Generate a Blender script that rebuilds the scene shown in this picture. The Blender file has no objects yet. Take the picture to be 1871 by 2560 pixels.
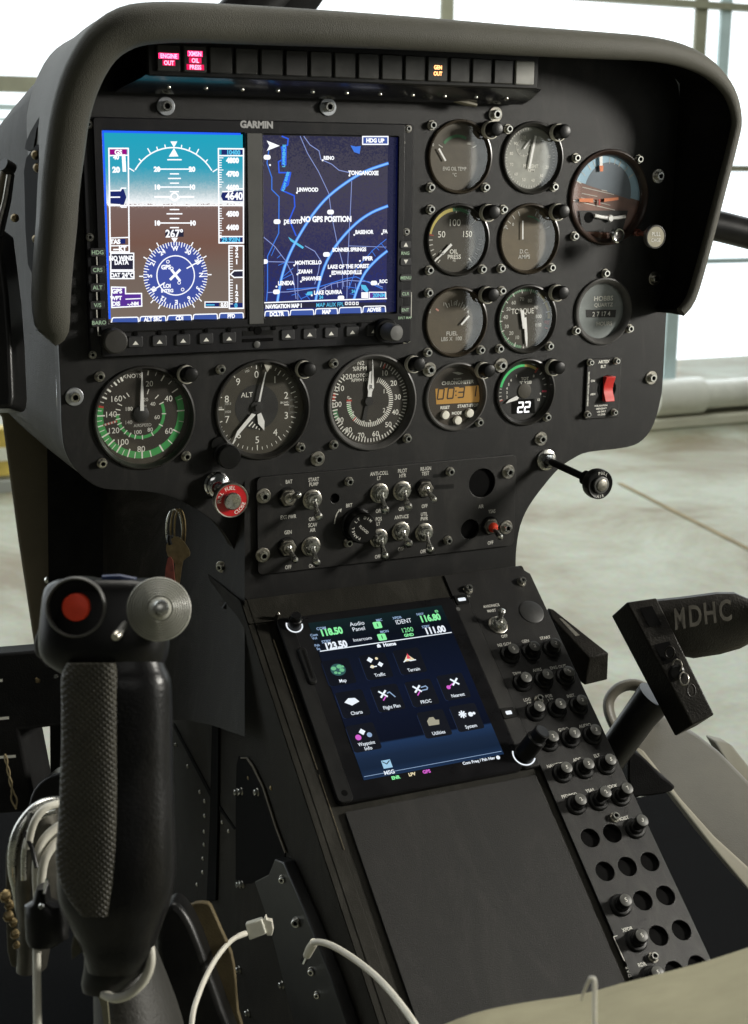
import bpy, bmesh, math, random
from math import sin, cos, pi, radians, atan2, hypot
from mathutils import Vector, Matrix
random.seed(7)
S = bpy.context.scene
COL = S.collection
# ------------------------------------------------------------------ camera model (mm, fitted to the gauge bolt pattern)
RC = ((0.908315, -0.008875, -0.418192), (-0.092193, 0.970941, -0.220849), (0.408, 0.239155, 0.881102))
CP = (-442.47, -211.22, -991.23)            # x right, y down, z away
FL = 3500.0
def rayd(px, py):
    c = ((px-935.5)/FL, (py-1280)/FL, 1.0)
    return tuple(sum(RC[k][i]*c[k] for k in range(3)) for i in range(3))
# all coordinates below are (x, h, z): x right, h out of the panel towards the pilot, z up (mm)
def W(px, py, Z):
    d = rayd(px, py)
    return (CP[0]+d[0]*Z, -(CP[2]+d[2]*Z), -(CP[1]+d[1]*Z))
def P(px, py, h=0.0):
    d = rayd(px, py); t = (-h-CP[2])/d[2]
    return (CP[0]+d[0]*t, -(CP[1]+d[1]*t))
O2 = (-63.7, 126.5, -54.5); Y2 = (0, .63135, -.7755); N2 = (0, -.7755, -.63135)
def Q(px, py, h=0.0):                        # console face: returns (x, z) in the console frame
    d = rayd(px, py)
    o = [O2[i]+h*N2[i]-CP[i] for i in range(3)]
    t = sum(o[i]*N2[i] for i in range(3))/sum(d[i]*N2[i] for i in range(3))
    p = [CP[i]+d[i]*t-O2[i] for i in range(3)]
    return (p[0], -sum(p[i]*Y2[i] for i in range(3)))
def onX(px, py, X):                          # point on the plane x = X
    d = rayd(px, py); t = (X-CP[0])/d[0]
    return (X, -(CP[2]+d[2]*t), -(CP[1]+d[1]*t))
cA = lambda x, y: (1030+x*.38136, 250+y*.38136)
cB = lambda x, y: (130+x*.39346, 850+y*.39346)
cC = lambda x, y: (750+x*.42373, 850+y*.42373)
cS = lambda x, y: (600+x*.43584, 1130+y*.43584)
c3 = lambda x, y: (200+x*.30266, 250+y*.30266)
c4 = lambda x, y: (600+x*.30266, 250+y*.30266)
cG = lambda x, y: (650+x*.45400, 1480+y*.45400)
cL = lambda x, y: (0+x*.36320, 1350+y*.36320)
cM = lambda x, y: (0+x*.36320, 1900+y*.36320)
cN = lambda x, y: (450+x*.42373, 1900+y*.42373)
cR = lambda x, y: (1130+x*.44855, 1400+y*.44855)
F_PANEL = Matrix.Identity(4)
F_CON = Matrix.Translation((O2[0]/1000, O2[2]/1000, -O2[1]/1000)) @ Matrix.Rotation(-atan2(.7755, .63135), 4, 'X')

# ------------------------------------------------------------------ materials
MATS = {}
def mat(name, col, rough=.5, metal=0., spec=.5, var=0., scale=200., bump=0., bscale=800., emit=None, es=0., coat=0., rvar=0., dust=0., knurl=0.):
    if name in MATS: return MATS[name]
    m = bpy.data.materials.new(name); m.use_nodes = True
    nt = m.node_tree; b = nt.nodes['Principled BSDF']
    b.inputs['Base Color'].default_value = (*col, 1); b.inputs['Roughness'].default_value = rough
    b.inputs['Metallic'].default_value = metal; b.inputs['Specular IOR Level'].default_value = spec
    if coat: b.inputs['Coat Weight'].default_value = coat; b.inputs['Coat Roughness'].default_value = .1
    if emit is not None:
        b.inputs['Emission Color'].default_value = (*emit, 1); b.inputs['Emission Strength'].default_value = es
    tc = nt.nodes.new('ShaderNodeTexCoord')
    if var or rvar:
        n = nt.nodes.new('ShaderNodeTexNoise'); n.inputs['Scale'].default_value = scale; n.inputs['Detail'].default_value = 6
        n.inputs['Roughness'].default_value = .65
        nt.links.new(tc.outputs['Object'], n.inputs['Vector'])
        if var:
            r = nt.nodes.new('ShaderNodeValToRGB')
            r.color_ramp.elements[0].position = .3; r.color_ramp.elements[1].position = .72
            r.color_ramp.elements[0].color = (*[c*(1-var) for c in col], 1)
            r.color_ramp.elements[1].color = (*[min(1, c*(1+var)) for c in col], 1)
            nt.links.new(n.outputs['Fac'], r.inputs['Fac']); nt.links.new(r.outputs['Color'], b.inputs['Base Color'])
        if rvar:
            mr = nt.nodes.new('ShaderNodeMapRange'); mr.inputs['To Min'].default_value = max(.02, rough-rvar); mr.inputs['To Max'].default_value = min(1, rough+rvar)
            nt.links.new(n.outputs['Fac'], mr.inputs['Value']); nt.links.new(mr.outputs['Result'], b.inputs['Roughness'])
    if bump:
        n2 = nt.nodes.new('ShaderNodeTexNoise'); n2.inputs['Scale'].default_value = bscale; n2.inputs['Detail'].default_value = 3
        bp = nt.nodes.new('ShaderNodeBump'); bp.inputs['Strength'].default_value = bump; bp.inputs['Distance'].default_value = .001
        nt.links.new(tc.outputs['Object'], n2.inputs['Vector']); nt.links.new(n2.outputs['Fac'], bp.inputs['Height'])
        nt.links.new(bp.outputs['Normal'], b.inputs['Normal'])
    if dust:      # settled dust, wipe marks and fine scratches on the paint
        L = nt.links; src = b.inputs['Base Color'].links[0].from_socket if b.inputs['Base Color'].links else None
        a = nt.nodes.new('ShaderNodeTexNoise'); a.inputs['Scale'].default_value = 28; a.inputs['Detail'].default_value = 8; a.inputs['Roughness'].default_value = .75; a.inputs['Distortion'].default_value = 1.2
        mp = nt.nodes.new('ShaderNodeMapping'); mp.inputs['Scale'].default_value = (1, 1, .35); mp.inputs['Rotation'].default_value = (.3, .5, .2)
        c1 = nt.nodes.new('ShaderNodeMapRange'); c1.inputs['From Min'].default_value = .5; c1.inputs['From Max'].default_value = .85
        v = nt.nodes.new('ShaderNodeTexNoise'); v.inputs['Scale'].default_value = 1300; v.inputs['Detail'].default_value = 1
        c2 = nt.nodes.new('ShaderNodeMapRange'); c2.inputs['From Min'].default_value = .66; c2.inputs['From Max'].default_value = .80
        s2 = nt.nodes.new('ShaderNodeTexNoise'); s2.inputs['Scale'].default_value = 90; s2.inputs['Detail'].default_value = 4
        m2 = nt.nodes.new('ShaderNodeMapping'); m2.inputs['Scale'].default_value = (9, 1, .22); m2.inputs['Rotation'].default_value = (0, .6, 0)
        c3 = nt.nodes.new('ShaderNodeMapRange'); c3.inputs['From Min'].default_value = .68; c3.inputs['From Max'].default_value = .78
        L.new(tc.outputs['Object'], mp.inputs[0]); L.new(mp.outputs[0], a.inputs['Vector']); L.new(a.outputs['Fac'], c1.inputs['Value'])
        L.new(tc.outputs['Object'], v.inputs['Vector']); L.new(v.outputs['Fac'], c2.inputs['Value'])
        L.new(tc.outputs['Object'], m2.inputs[0]); L.new(m2.outputs[0], s2.inputs['Vector']); L.new(s2.outputs['Fac'], c3.inputs['Value'])
        ad = nt.nodes.new('ShaderNodeMath'); ad.operation = 'MULTIPLY_ADD'; ad.inputs[1].default_value = .55; L.new(c2.outputs[0], ad.inputs[0]); L.new(c1.outputs[0], ad.inputs[2])
        ad2 = nt.nodes.new('ShaderNodeMath'); ad2.operation = 'MULTIPLY_ADD'; ad2.inputs[1].default_value = .5; L.new(c3.outputs[0], ad2.inputs[0]); L.new(ad.outputs[0], ad2.inputs[2])
        sc_ = nt.nodes.new('ShaderNodeMath'); sc_.operation = 'MULTIPLY'; sc_.inputs[1].default_value = dust; sc_.use_clamp = True; L.new(ad2.outputs[0], sc_.inputs[0])
        mx = nt.nodes.new('ShaderNodeMix'); mx.data_type = 'RGBA'; mx.inputs[6].default_value = (*col, 1); mx.inputs[7].default_value = (.20, .19, .165, 1)
        if src: L.new(src, mx.inputs[6])
        L.new(sc_.outputs[0], mx.inputs['Factor']); L.new(mx.outputs[2], b.inputs['Base Color'])
    if knurl:
        ws = []
        for rr in (.785, -.785):
            mp = nt.nodes.new('ShaderNodeMapping'); mp.inputs['Rotation'].default_value = (0, rr, 0); w_ = nt.nodes.new('ShaderNodeTexWave'); w_.inputs['Scale'].default_value = knurl; w_.bands_direction = 'X'
            nt.links.new(tc.outputs['Object'], mp.inputs[0]); nt.links.new(mp.outputs[0], w_.inputs['Vector']); ws.append(w_)
        mu = nt.nodes.new('ShaderNodeMath'); mu.operation = 'MINIMUM'; nt.links.new(ws[0].outputs['Fac'], mu.inputs[0]); nt.links.new(ws[1].outputs['Fac'], mu.inputs[1])
        bp = nt.nodes.new('ShaderNodeBump'); bp.inputs['Strength'].default_value = 1.; bp.inputs['Distance'].default_value = .0006; nt.links.new(mu.outputs[0], bp.inputs['Height']); nt.links.new(bp.outputs['Normal'], b.inputs['Normal'])
    MATS[name] = m; return m
def emat(name, col, es=1.):
    return mat(name, (0, 0, 0), .5, emit=col, es=es, spec=.1)
def glassmat(name, tint=(1, 1, 1), rough=.03, f=.09):
    if name in MATS: return MATS[name]
    m = bpy.data.materials.new(name); m.use_nodes = True; nt = m.node_tree; nt.nodes.clear()
    o = nt.nodes.new('ShaderNodeOutputMaterial'); mx = nt.nodes.new('ShaderNodeMixShader')
    t = nt.nodes.new('ShaderNodeBsdfTransparent'); t.inputs[0].default_value = (*tint, 1)
    g = nt.nodes.new('ShaderNodeBsdfGlossy'); g.inputs['Roughness'].default_value = rough
    tc = nt.nodes.new('ShaderNodeTexCoord'); n = nt.nodes.new('ShaderNodeTexNoise'); n.inputs['Scale'].default_value = 60; n.inputs['Detail'].default_value = 5
    mr = nt.nodes.new('ShaderNodeMapRange'); mr.inputs['To Min'].default_value = f*.6; mr.inputs['To Max'].default_value = f*1.5
    nt.links.new(tc.outputs['Object'], n.inputs['Vector']); nt.links.new(n.outputs['Fac'], mr.inputs['Value'])
    nt.links.new(mr.outputs['Result'], mx.inputs[0]); nt.links.new(t.outputs[0], mx.inputs[1]); nt.links.new(g.outputs[0], mx.inputs[2])
    nt.links.new(mx.outputs[0], o.inputs[0]); MATS[name] = m; return m

PANEL = mat('panel_paint', (.0058, .0057, .0055), .45, spec=.28, var=.25, scale=9, bump=.35, bscale=2600, rvar=.05, dust=.10)
PLATE = mat('plate_paint', (.014, .0135, .013), .42, spec=0.32, var=.3, scale=14, bump=.25, bscale=2200, rvar=.06, dust=.13)
BEZEL = mat('display_bezel', (.012, .012, .014), .38, spec=.28, var=.2, scale=20, bump=.15, bscale=2500, dust=.10)
BLACK = mat('black_plastic', (.006, .006, .006), .35, spec=0.3, var=.3, scale=40, bump=.1, bscale=1500, rvar=.08, dust=.06)
MATTE = mat('matte_black', (.012, .012, .012), .75, spec=0.08, var=.3, scale=40, bump=.3, bscale=900)
PIT = mat('hole_black', (.004, .004, .004), .8, spec=0.05, var=.2)
HOOD = mat('hood_vinyl', (.070, .068, .055), .55, spec=0.3, var=.16, scale=12, bump=.55, bscale=1500, rvar=.06, dust=.12)
HOODIN = mat('hood_lining', (.008, .008, .008), .8, spec=0.03, var=.3, scale=30, bump=.3)
STEEL = mat('steel', (.62, .62, .58), .28, metal=1., var=.15, scale=300, rvar=.12)
STEELD = mat('worn_steel', (.42, .40, .35), .35, metal=1., var=.3, scale=400, rvar=.12)
CHROME = mat('chrome', (.8, .8, .8), .12, metal=1., var=.08, scale=100, rvar=.06)
BRASS = mat('brass', (.22, .17, .09), .45, metal=1., var=.3, scale=200, rvar=.1)
DIAL = mat('dial_black', (.046, .040, .027), .6, var=.2, scale=60, bump=.1)
DIALD = mat('dial_dark', (.012, .0115, .011), .6, var=.2, scale=60)
RING = mat('bezel_ring', (.020, .019, .017), .3, var=.3, scale=60, rvar=.1)
RINGB = mat('bezel_ring_brown', (.035, .027, .018), .28, var=.35, scale=40, rvar=.1)
RINGG = mat('bezel_ring_grey', (.075, .073, .07), .35, var=.25, scale=80, rvar=.1)
WHITE = mat('dial_white', (.88, .87, .80), .6, var=.08, scale=300)
INK = mat('label_white', (.60, .59, .54), .6, var=.12, scale=500)
INKD = mat('label_worn', (.24, .24, .22), .65, var=.35, scale=500)
NEEDLE = mat('needle_white', (.88, .88, .86), .5, var=.05)
GREEN = mat('dial_green', (.05, .36, .09), .6, var=.12, scale=100)
GREEND = mat('dial_green_dull', (.06, .20, .09), .6, var=.2, scale=100)
YELLOW = mat('dial_yellow', (.55, .46, .12), .6, var=.12, scale=100)
REDP = mat('dial_red', (.45, .05, .03), .6, var=.2, scale=100)
RED = mat('red_knob', (.55, .015, .02), .3, var=.15, scale=60, coat=.4)
REDB = mat('red_button', (.86, .06, .02), .5, var=.12, scale=60, bump=.1)
ORANGE = mat('orange_paint', (.75, .22, .08), .6, var=.15)
GLASS = glassmat('instrument_glass', f=.06)
GLASSC = glassmat('screen_glass', f=.03, rough=.08)
GREYP = mat('grey_plastic', (.09, .09, .085), .5, var=.2, scale=80)
SHELL = mat('shell_paint', (.019, .0168, .011), .55, spec=.08, var=.22, scale=7, bump=.3, bscale=900, rvar=.08, dust=.16)
SHELL2 = mat('column_paint', (.14, .12, .08), .6, spec=0.25, var=.2, scale=7, bump=.2, bscale=700, rvar=.08)
PED = mat('pedestal_paint', (.015, .014, .0105), .55, spec=0.15, var=.3, scale=10, bump=.4, bscale=1400, rvar=.08, dust=.16)
WALLM = mat('pedestal_side_paint', (.011, .0095, .0065), .6, spec=0.1, var=.4, scale=12, bump=.4, bscale=900, rvar=.08, dust=.10)
RUBBER = mat('grip_rubber', (.006, .006, .0065), .33, spec=0.35, var=.35, scale=30, rvar=.12, bump=.2, bscale=500, dust=.05)
WIRE = mat('white_cable', (.62, .60, .52), .45, var=.1, scale=90)
IVORY = mat('ivory_plastic', (.6, .58, .50), .45, var=.12, scale=50)
TAN = mat('tan_leather', (.105, .082, .042), .6, spec=0.25, var=.3, scale=40, bump=.3, bscale=900)
CUSH = mat('cushion_fabric', (.33, .305, .205), .85, spec=0.1, var=.14, scale=18, bump=.7, bscale=2500)
CARPET = mat('carpet', (.006, .0062, .0065), .95, spec=0.03, var=.6, scale=700, bump=1., bscale=1600)
CASTM = mat('cast_black', (.016, .0145, .012), .42, spec=0.25, var=.4, scale=60, bump=.5, bscale=700, rvar=.12, dust=.12)
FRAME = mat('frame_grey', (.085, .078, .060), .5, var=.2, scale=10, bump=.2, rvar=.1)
ALU = mat('mullion_paint', (.27, .27, .20), .5, var=.15, scale=8)
ALUB = mat('mullion_pale', (.50, .62, .64), .5, var=.1, scale=8)
PIPEM = mat('pipe_reflection_white', (.80, .80, .74), .25, metal=.0, var=.1, scale=5, rvar=.1)  # non-metal white, the pipe's bright reflections put into the base colour

# ------------------------------------------------------------------ builder
_T = {}
def glyphs(s, bold=.012):
    k = (s, bold)
    if k in _T: return _T[k]
    c = bpy.data.curves.new('t', 'FONT'); c.body = s; c.size = 1; c.align_x = 'CENTER'; c.offset = bold; c.resolution_u = 3
    o = bpy.data.objects.new('t', c); me = bpy.data.meshes.new_from_object(o)
    r = ([(v.co.x, v.co.y) for v in me.vertices], [tuple(p.vertices) for p in me.polygons])
    bpy.data.objects.remove(o); bpy.data.curves.remove(c); bpy.data.meshes.remove(me)
    _T[k] = r; return r
class B:
    def __init__(s): s.v = []; s.f = []; s.mi = []; s.m = []
    def idx(s, m):
        if m not in s.m: s.m.append(m)
        return s.m.index(m)
    def add(s, vs, fs, m):
        o = len(s.v); i = s.idx(m); s.v += [tuple(v) for v in vs]
        for f in fs: s.f.append(tuple(k+o for k in f)); s.mi.append(i)
        return s
    def lathe(s, p, prof, m, seg=32, d=(0, 1, 0), capend=True, capstart=False, sx=1.):
        d = Vector(d).normalized(); a = Vector((1, 0, 0)) if abs(d.x) < .9 else Vector((0, 0, 1))
        u = (a-d*a.dot(d)).normalized(); w = d.cross(u); p = Vector(p); vs = []; fs = []
        for r, t in prof:
            for k in range(seg):
                an = 2*pi*k/seg; vs.append(p+d*t+u*(r*cos(an)*sx)+w*(r*sin(an)))
        for i in range(len(prof)-1):
            for k in range(seg):
                k2 = (k+1) % seg; fs.append((i*seg+k, i*seg+k2, (i+1)*seg+k2, (i+1)*seg+k))
        if capend: fs.append(tuple((len(prof)-1)*seg+k for k in range(seg)))
        if capstart: fs.append(tuple(range(seg))[::-1])
        return s.add(vs, fs, m)
    def disc(s, x, z, r, h, m, seg=40, rz=None):
        rz = rz or r
        return s.add([(x+r*cos(2*pi*k/seg), h, z+rz*sin(2*pi*k/seg)) for k in range(seg)], [tuple(range(seg))], m)
    def ring(s, x, z, r0, r1, h, m, a0=0, a1=360, seg=48):      # clock angles
        vs = []; n = max(3, int(seg*abs(a1-a0)/360)+1)
        for k in range(n+1):
            a = radians(a0+(a1-a0)*k/n); vs += [(x+r0*sin(a), h, z+r0*cos(a)), (x+r1*sin(a), h, z+r1*cos(a))]
        return s.add(vs, [(2*k, 2*k+1, 2*k+3, 2*k+2) for k in range(n)], m)
    def tick(s, x, z, a, r0, r1, w, h, m, w2=None):
        a = radians(a); w2 = w if w2 is None else w2; c, t = sin(a), cos(a)
        return s.add([(x+c*r0-t*w/2, h, z+t*r0+c*w/2), (x+c*r0+t*w/2, h, z+t*r0-c*w/2), (x+c*r1+t*w2/2, h, z+t*r1-c*w2/2), (x+c*r1-t*w2/2, h, z+t*r1+c*w2/2)], [(0, 1, 2, 3)], m)
    def poly(s, pts, h, m):
        return s.add([(a, h, b) for a, b in pts], [tuple(range(len(pts)))], m)
    def line(s, pts, w, h, m, close=False):
        if close: pts = list(pts)+[pts[0]]
        for (a, b), (c, d) in zip(pts[:-1], pts[1:]):
            L = hypot(c-a, d-b)
            if L < 1e-6: continue
            nx, nz = -(d-b)/L*w/2, (c-a)/L*w/2; ex, ez = (c-a)/L*w*.35, (d-b)/L*w*.35
            s.add([(a-ex+nx, h, b-ez+nz), (a-ex-nx, h, b-ez-nz), (c+ex-nx, h, d+ez-nz), (c+ex+nx, h, d+ez+nz)], [(0, 1, 2, 3)], m)
        return s
    def prism(s, pts, h0, h1, m):
        n = len(pts); vs = [(a, h0, b) for a, b in pts]+[(a, h1, b) for a, b in pts]
        return s.add(vs, [tuple(range(n))[::-1], tuple(range(n, 2*n))]+[(k, (k+1) % n, n+(k+1) % n, n+k) for k in range(n)], m)
    def box(s, x0, x1, z0, z1, h0, h1, m):
        return s.prism([(x0, z0), (x1, z0), (x1, z1), (x0, z1)], h0, h1, m)
    def rbox(s, x0, x1, z0, z1, h0, h1, r, m, c=1.):
        o = rrect(x0, x1, z0, z1, r); s.prism(o, h0, h1-c, m)
        i = rrect(x0+c, x1-c, z0+c, z1-c, max(.1, r-c)); n = len(o)
        return s.add([(a, h1-c, b) for a, b in o]+[(a, h1, b) for a, b in i], [(k, (k+1) % n, n+(k+1) % n, n+k) for k in range(n)]+[tuple(range(n, 2*n))], m)
    def text(s, t, x, z, size, h, m, rot=0., xs=1., bold=.012, shear=0.):
        vs, fs = glyphs(t, bold); c, w = cos(radians(rot)), sin(radians(rot)); out = []
        for a, b in vs:
            a, b = a*size*xs, (b-.35)*size; a += b*shear; out.append((x+a*c-b*w, h, z+a*w+b*c))
        return s.add(out, fs, m)
    def arctext(s, t, x, z, r, a0, step, size, h, m):
        for i, ch in enumerate(t):
            if ch != ' ':
                a = radians(a0+step*i); s.text(ch, x+r*sin(a), z+r*cos(a), size, h, m, rot=-(a0+step*i) if step > 0 else 180-(a0+step*i))
        return s
    def tube(s, pts, r, m, seg=12, caps=True, flat=1.):
        pts = [Vector(p) for p in pts]; n = len(pts); rr = r if isinstance(r, (list, tuple)) else [r]*n
        vs = []; prev = None
        for i, p in enumerate(pts):
            d = (pts[min(i+1, n-1)]-pts[max(i-1, 0)]).normalized()
            if prev is None:
                a = Vector((0, 0, 1)) if abs(d.z) < .9 else Vector((1, 0, 0)); u = (a-d*a.dot(d)).normalized()
            else: u = (prev-d*prev.dot(d)).normalized()
            prev = u; w = d.cross(u)
            for k in range(seg):
                an = 2*pi*k/seg; vs.append(p+u*(cos(an)*rr[i])+w*(sin(an)*rr[i]*flat))
        fs = [(i*seg+k, i*seg+(k+1) % seg, (i+1)*seg+(k+1) % seg, (i+1)*seg+k) for i in range(n-1) for k in range(seg)]
        if caps: fs += [tuple(range(seg))[::-1], tuple((n-1)*seg+k for k in range(seg))]
        return s.add(vs, fs, m)
    def loft(s, rows, m, close=False, cap=False):
        k = len(rows[0]); vs = [p for r in rows for p in r]; fs = []
        for i in range(len(rows)-1):
            for j in range(k if close else k-1): fs.append((i*k+j, i*k+(j+1) % k, (i+1)*k+(j+1) % k, (i+1)*k+j))
        if cap: fs += [tuple(range(k))[::-1], tuple((len(rows)-1)*k+j for j in range(k))]
        return s.add(vs, fs, m)
    def slab(s, pp, Z, th, m, Zs=None, sm=0, push=(0, 0)):       # traced outline at its own distance, with real thickness
        if sm: pp = smooth(pp, sm)
        f = [W(a, b, Z) for a, b in pp] if Zs is None else [W(a, b, Zs(a, b)) for a, b in pp]
        k = Vector((RC[2][0], -RC[2][2], -RC[2][1]))*th
        b_ = [tuple(Vector(q)+k+Vector((push[0], 0, push[1]))) for q in f]; n = len(f)
        return s.add(f+b_, [tuple(range(n)), tuple(range(n, 2*n))[::-1]]+[(j, n+j, n+(j+1) % n, (j+1) % n) for j in range(n)], m)
    def build(s, name, par=None, bevel=0., label=None, subs=0, smooth_ang=35, recalc=True):
        org = par['_org'] if par is not None else (0, 0, 0)
        me = bpy.data.meshes.new(name)
        me.from_pydata([((v[0]-org[0])/1000, -(v[1]-org[1])/1000, (v[2]-org[2])/1000) for v in s.v], [], s.f)
        for m in s.m: me.materials.append(m)
        me.polygons.foreach_set('material_index', s.mi)
        if recalc:
            bm = bmesh.new(); bm.from_mesh(me); bmesh.ops.recalc_face_normals(bm, faces=bm.faces); bm.to_mesh(me); bm.free()
        me.shade_smooth(); me.set_sharp_from_angle(angle=radians(smooth_ang)); me.update()
        o = bpy.data.objects.new(name, me); COL.objects.link(o)
        if par is not None: o.parent = par; o['_org'] = org
        if bevel:
            b = o.modifiers.new('bevel', 'BEVEL'); b.width = bevel/1000; b.segments = 3; b.limit_method = 'ANGLE'; b.angle_limit = radians(40)
        if subs: b = o.modifiers.new('sub', 'SUBSURF'); b.levels = subs; b.render_levels = subs
        if label: o['label'] = label
        return o
def rrect(x0, x1, z0, z1, r, n=5):
    out = []
    for cx, cz, a in ((x1-r, z0+r, -90), (x1-r, z1-r, 0), (x0+r, z1-r, 90), (x0+r, z0+r, 180)):
        for k in range(n+1): an = radians(a+90*k/n); out.append((cx+r*cos(an), cz+r*sin(an)))
    return out
def smooth(p, n=4, closed=True):
    out = []; L = len(p)
    for i in range(L if closed else L-1):
        g = lambda j: p[j % L] if closed else p[max(0, min(L-1, j))]
        a, b, c, d = g(i-1), g(i), g(i+1), g(i+2)
        for k in range(n):
            t = k/n; out.append(tuple(.5*(2*b[q]+(c[q]-a[q])*t+(2*a[q]-5*b[q]+4*c[q]-d[q])*t*t+(3*b[q]-a[q]-3*c[q]+d[q])*t**3) for q in range(len(b))))
    if not closed: out.append(tuple(p[-1]))
    return out
def circ(x, z, r, n=40): return [(x+r*cos(2*pi*k/n), z+r*sin(2*pi*k/n)) for k in range(n)]
def plate(b, outline, holes, h0, h1, m, bev=0.):
    """flat plate with real holes"""
    c = bpy.data.curves.new('p', 'CURVE'); c.dimensions = '2D'; c.fill_mode = 'BOTH'; c.extrude = (h1-h0)/2-bev; c.bevel_depth = bev; c.bevel_resolution = 1
    for pts in [outline]+holes:
        sp = c.splines.new('POLY'); sp.points.add(len(pts)-1)
        for i, (x, z) in enumerate(pts): sp.points[i].co = (x, z, 0, 1)
        sp.use_cyclic_u = True
    o = bpy.data.objects.new('p', c); me = bpy.data.meshes.new_from_object(o); mid = (h0+h1)/2
    b.add([(v.co.x, mid+v.co.z, v.co.y) for v in me.vertices], [tuple(p.vertices) for p in me.polygons], m)
    bpy.data.objects.remove(o); bpy.data.curves.remove(c); bpy.data.meshes.remove(me); return b
def thing(name, label, cat, org=(0, 0, 0), frame=F_PANEL, group=None):
    o = bpy.data.objects.new(name, None); COL.objects.link(o); o.empty_display_size = .01
    o.matrix_world = frame @ Matrix.Translation((org[0]/1000, -org[1]/1000, org[2]/1000))
    o['_org'] = org; o['label'] = label; o['category'] = cat
    if group: o['group'] = group
    return o
def tag(o, label=None, cat=None, group=None, kind=None):
    for k, v in (('label', label), ('category', cat), ('group', group), ('kind', kind)):
        if v: o[k] = v
    return o
def put(src, par, x, h, z, name=None, rot=0.):      # shared-mesh copy of a small part, in the parent's frame
    o = src.copy(); COL.objects.link(o); o.parent = par; g = par['_org']
    o.location = ((x-g[0])/1000, -(h-g[1])/1000, (z-g[2])/1000); o.rotation_euler = (0, rot, 0)
    return o
# prototype meshes (removed at the end)
def screw_mesh(rw, rh, hh, m1=STEEL, m2=STEELD):
    b = B()
    b.lathe((0, 0, 0), [(rw, 0), (rw, .7), (rw*.94, 1.0), (rh*1.02, 1.0)], m2, 24, capend=False)
    b.lathe((0, 0, 0), [(rh, .9), (rh, hh-.5), (rh-.4, hh), (rh*.56, hh), (rh*.56, hh-1.6)], m1, 24, capend=False)
    b.lathe((0, 0, 0), [(rh*.56, hh-1.7), (.01, hh-1.7)], PIT, 6, capend=False)
    return b.build('screw')
SCR = screw_mesh(3.9, 2.9, 4.2); SCRB = screw_mesh(6.0, 3.5, 4.6); SCRS = screw_mesh(2.9, 2.2, 2.0)
SCRH = screw_mesh(6.6, 3.6, 5.0, m2=mat('washer', (.5, .52, .55), .4, metal=.9, var=.1))
_protos = [SCR, SCRB, SCRS, SCRH]
# ================================================================== SETTING: backdrop, hangar wall, floor
cam_z = -CP[1]
FLOOR_Z = cam_z-1560.0                                              # mm
def onfloor(px, py, z=FLOOR_Z):
    d = rayd(px, py); t = (z-(-CP[1]))/(-d[1]); return (CP[0]+d[0]*t, -(CP[2]+d[2]*t), z)
_wd = rayd(8726, 403); _L = hypot(_wd[0], _wd[2]); WDX, WDY = _wd[0]/_L, _wd[2]/_L     # wall direction in x / away
_f = onfloor(1760, 1052); WN = (-WDY, WDX)                           # normal, pointing away from the camera
WOFF = _f[0]*WN[0]+(-_f[1])*WN[1]
def onwall(px, py, off=0.):                                         # -> (s along wall, height)
    d = rayd(px, py); t = (WOFF+off-(CP[0]*WN[0]+CP[2]*WN[1]))/(d[0]*WN[0]+d[2]*WN[1])
    x, y, z = CP[0]+d[0]*t, CP[2]+d[2]*t, -(CP[1]+d[1]*t)
    return (x*WDX+y*WDY, z)
def wp(s_, off, z):                                                 # wall frame -> (x,h,z)
    return (s_*WDX+(WOFF+off)*WN[0], -(s_*WDY+(WOFF+off)*WN[1]), z)
def wbox(b, s0, s1, z0, z1, o0, o1, m):
    c = [wp(a, o, z) for o in (o0, o1) for z in (z0, z1) for a in (s0, s1)]
    b.add(c, [(0, 1, 3, 2), (4, 6, 7, 5), (0, 4, 5, 1), (2, 3, 7, 6), (0, 2, 6, 4), (1, 5, 7, 3)], m)

# concrete floor
m = bpy.data.materials.new('hangar_concrete'); m.use_nodes = True; nt = m.node_tree; bs = nt.nodes['Principled BSDF']
tc = nt.nodes.new('ShaderNodeTexCoord'); n1 = nt.nodes.new('ShaderNodeTexNoise'); n1.inputs['Scale'].default_value = 1.15; n1.inputs['Detail'].default_value = 9; n1.inputs['Roughness'].default_value = .62; n1.inputs['Distortion'].default_value = .5
n2 = nt.nodes.new('ShaderNodeTexNoise'); n2.inputs['Scale'].default_value = 45; n2.inputs['Detail'].default_value = 6
r1 = nt.nodes.new('ShaderNodeValToRGB'); e = r1.color_ramp.elements
e[0].position = .38; e[0].color = (.24, .195, .11, 1); e[1].position = .60; e[1].color = (.50, .52, .42, 1)
k = e.new(.49); k.color = (.385, .37, .27, 1)
mxx = nt.nodes.new('ShaderNodeMix'); mxx.data_type = 'RGBA'; mxx.blend_type = 'MULTIPLY'; mxx.inputs['Factor'].default_value = .35
nt.links.new(tc.outputs['Object'], n1.inputs['Vector']); nt.links.new(tc.outputs['Object'], n2.inputs['Vector'])
nt.links.new(n1.outputs['Fac'], r1.inputs['Fac']); nt.links.new(r1.outputs['Color'], mxx.inputs[6]); nt.links.new(n2.outputs['Color'], mxx.inputs[7])
nt.links.new(mxx.outputs[2], bs.inputs['Base Color'])
mr = nt.nodes.new('ShaderNodeMapRange'); mr.inputs['To Min'].default_value = .42; mr.inputs['To Max'].default_value = .65
nt.links.new(n1.outputs['Fac'], mr.inputs['Value']); nt.links.new(mr.outputs['Result'], bs.inputs['Roughness'])
CONC = m
JOINT = mat('floor_joint', (.27, .21, .11), .8, var=.3, scale=6)
b = B(); b.add([(-30000, 15000, FLOOR_Z), (40000, 15000, FLOOR_Z), (40000, -40000, FLOOR_Z), (-30000, -40000, FLOOR_Z)], [(0, 1, 2, 3)], CONC)
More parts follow.
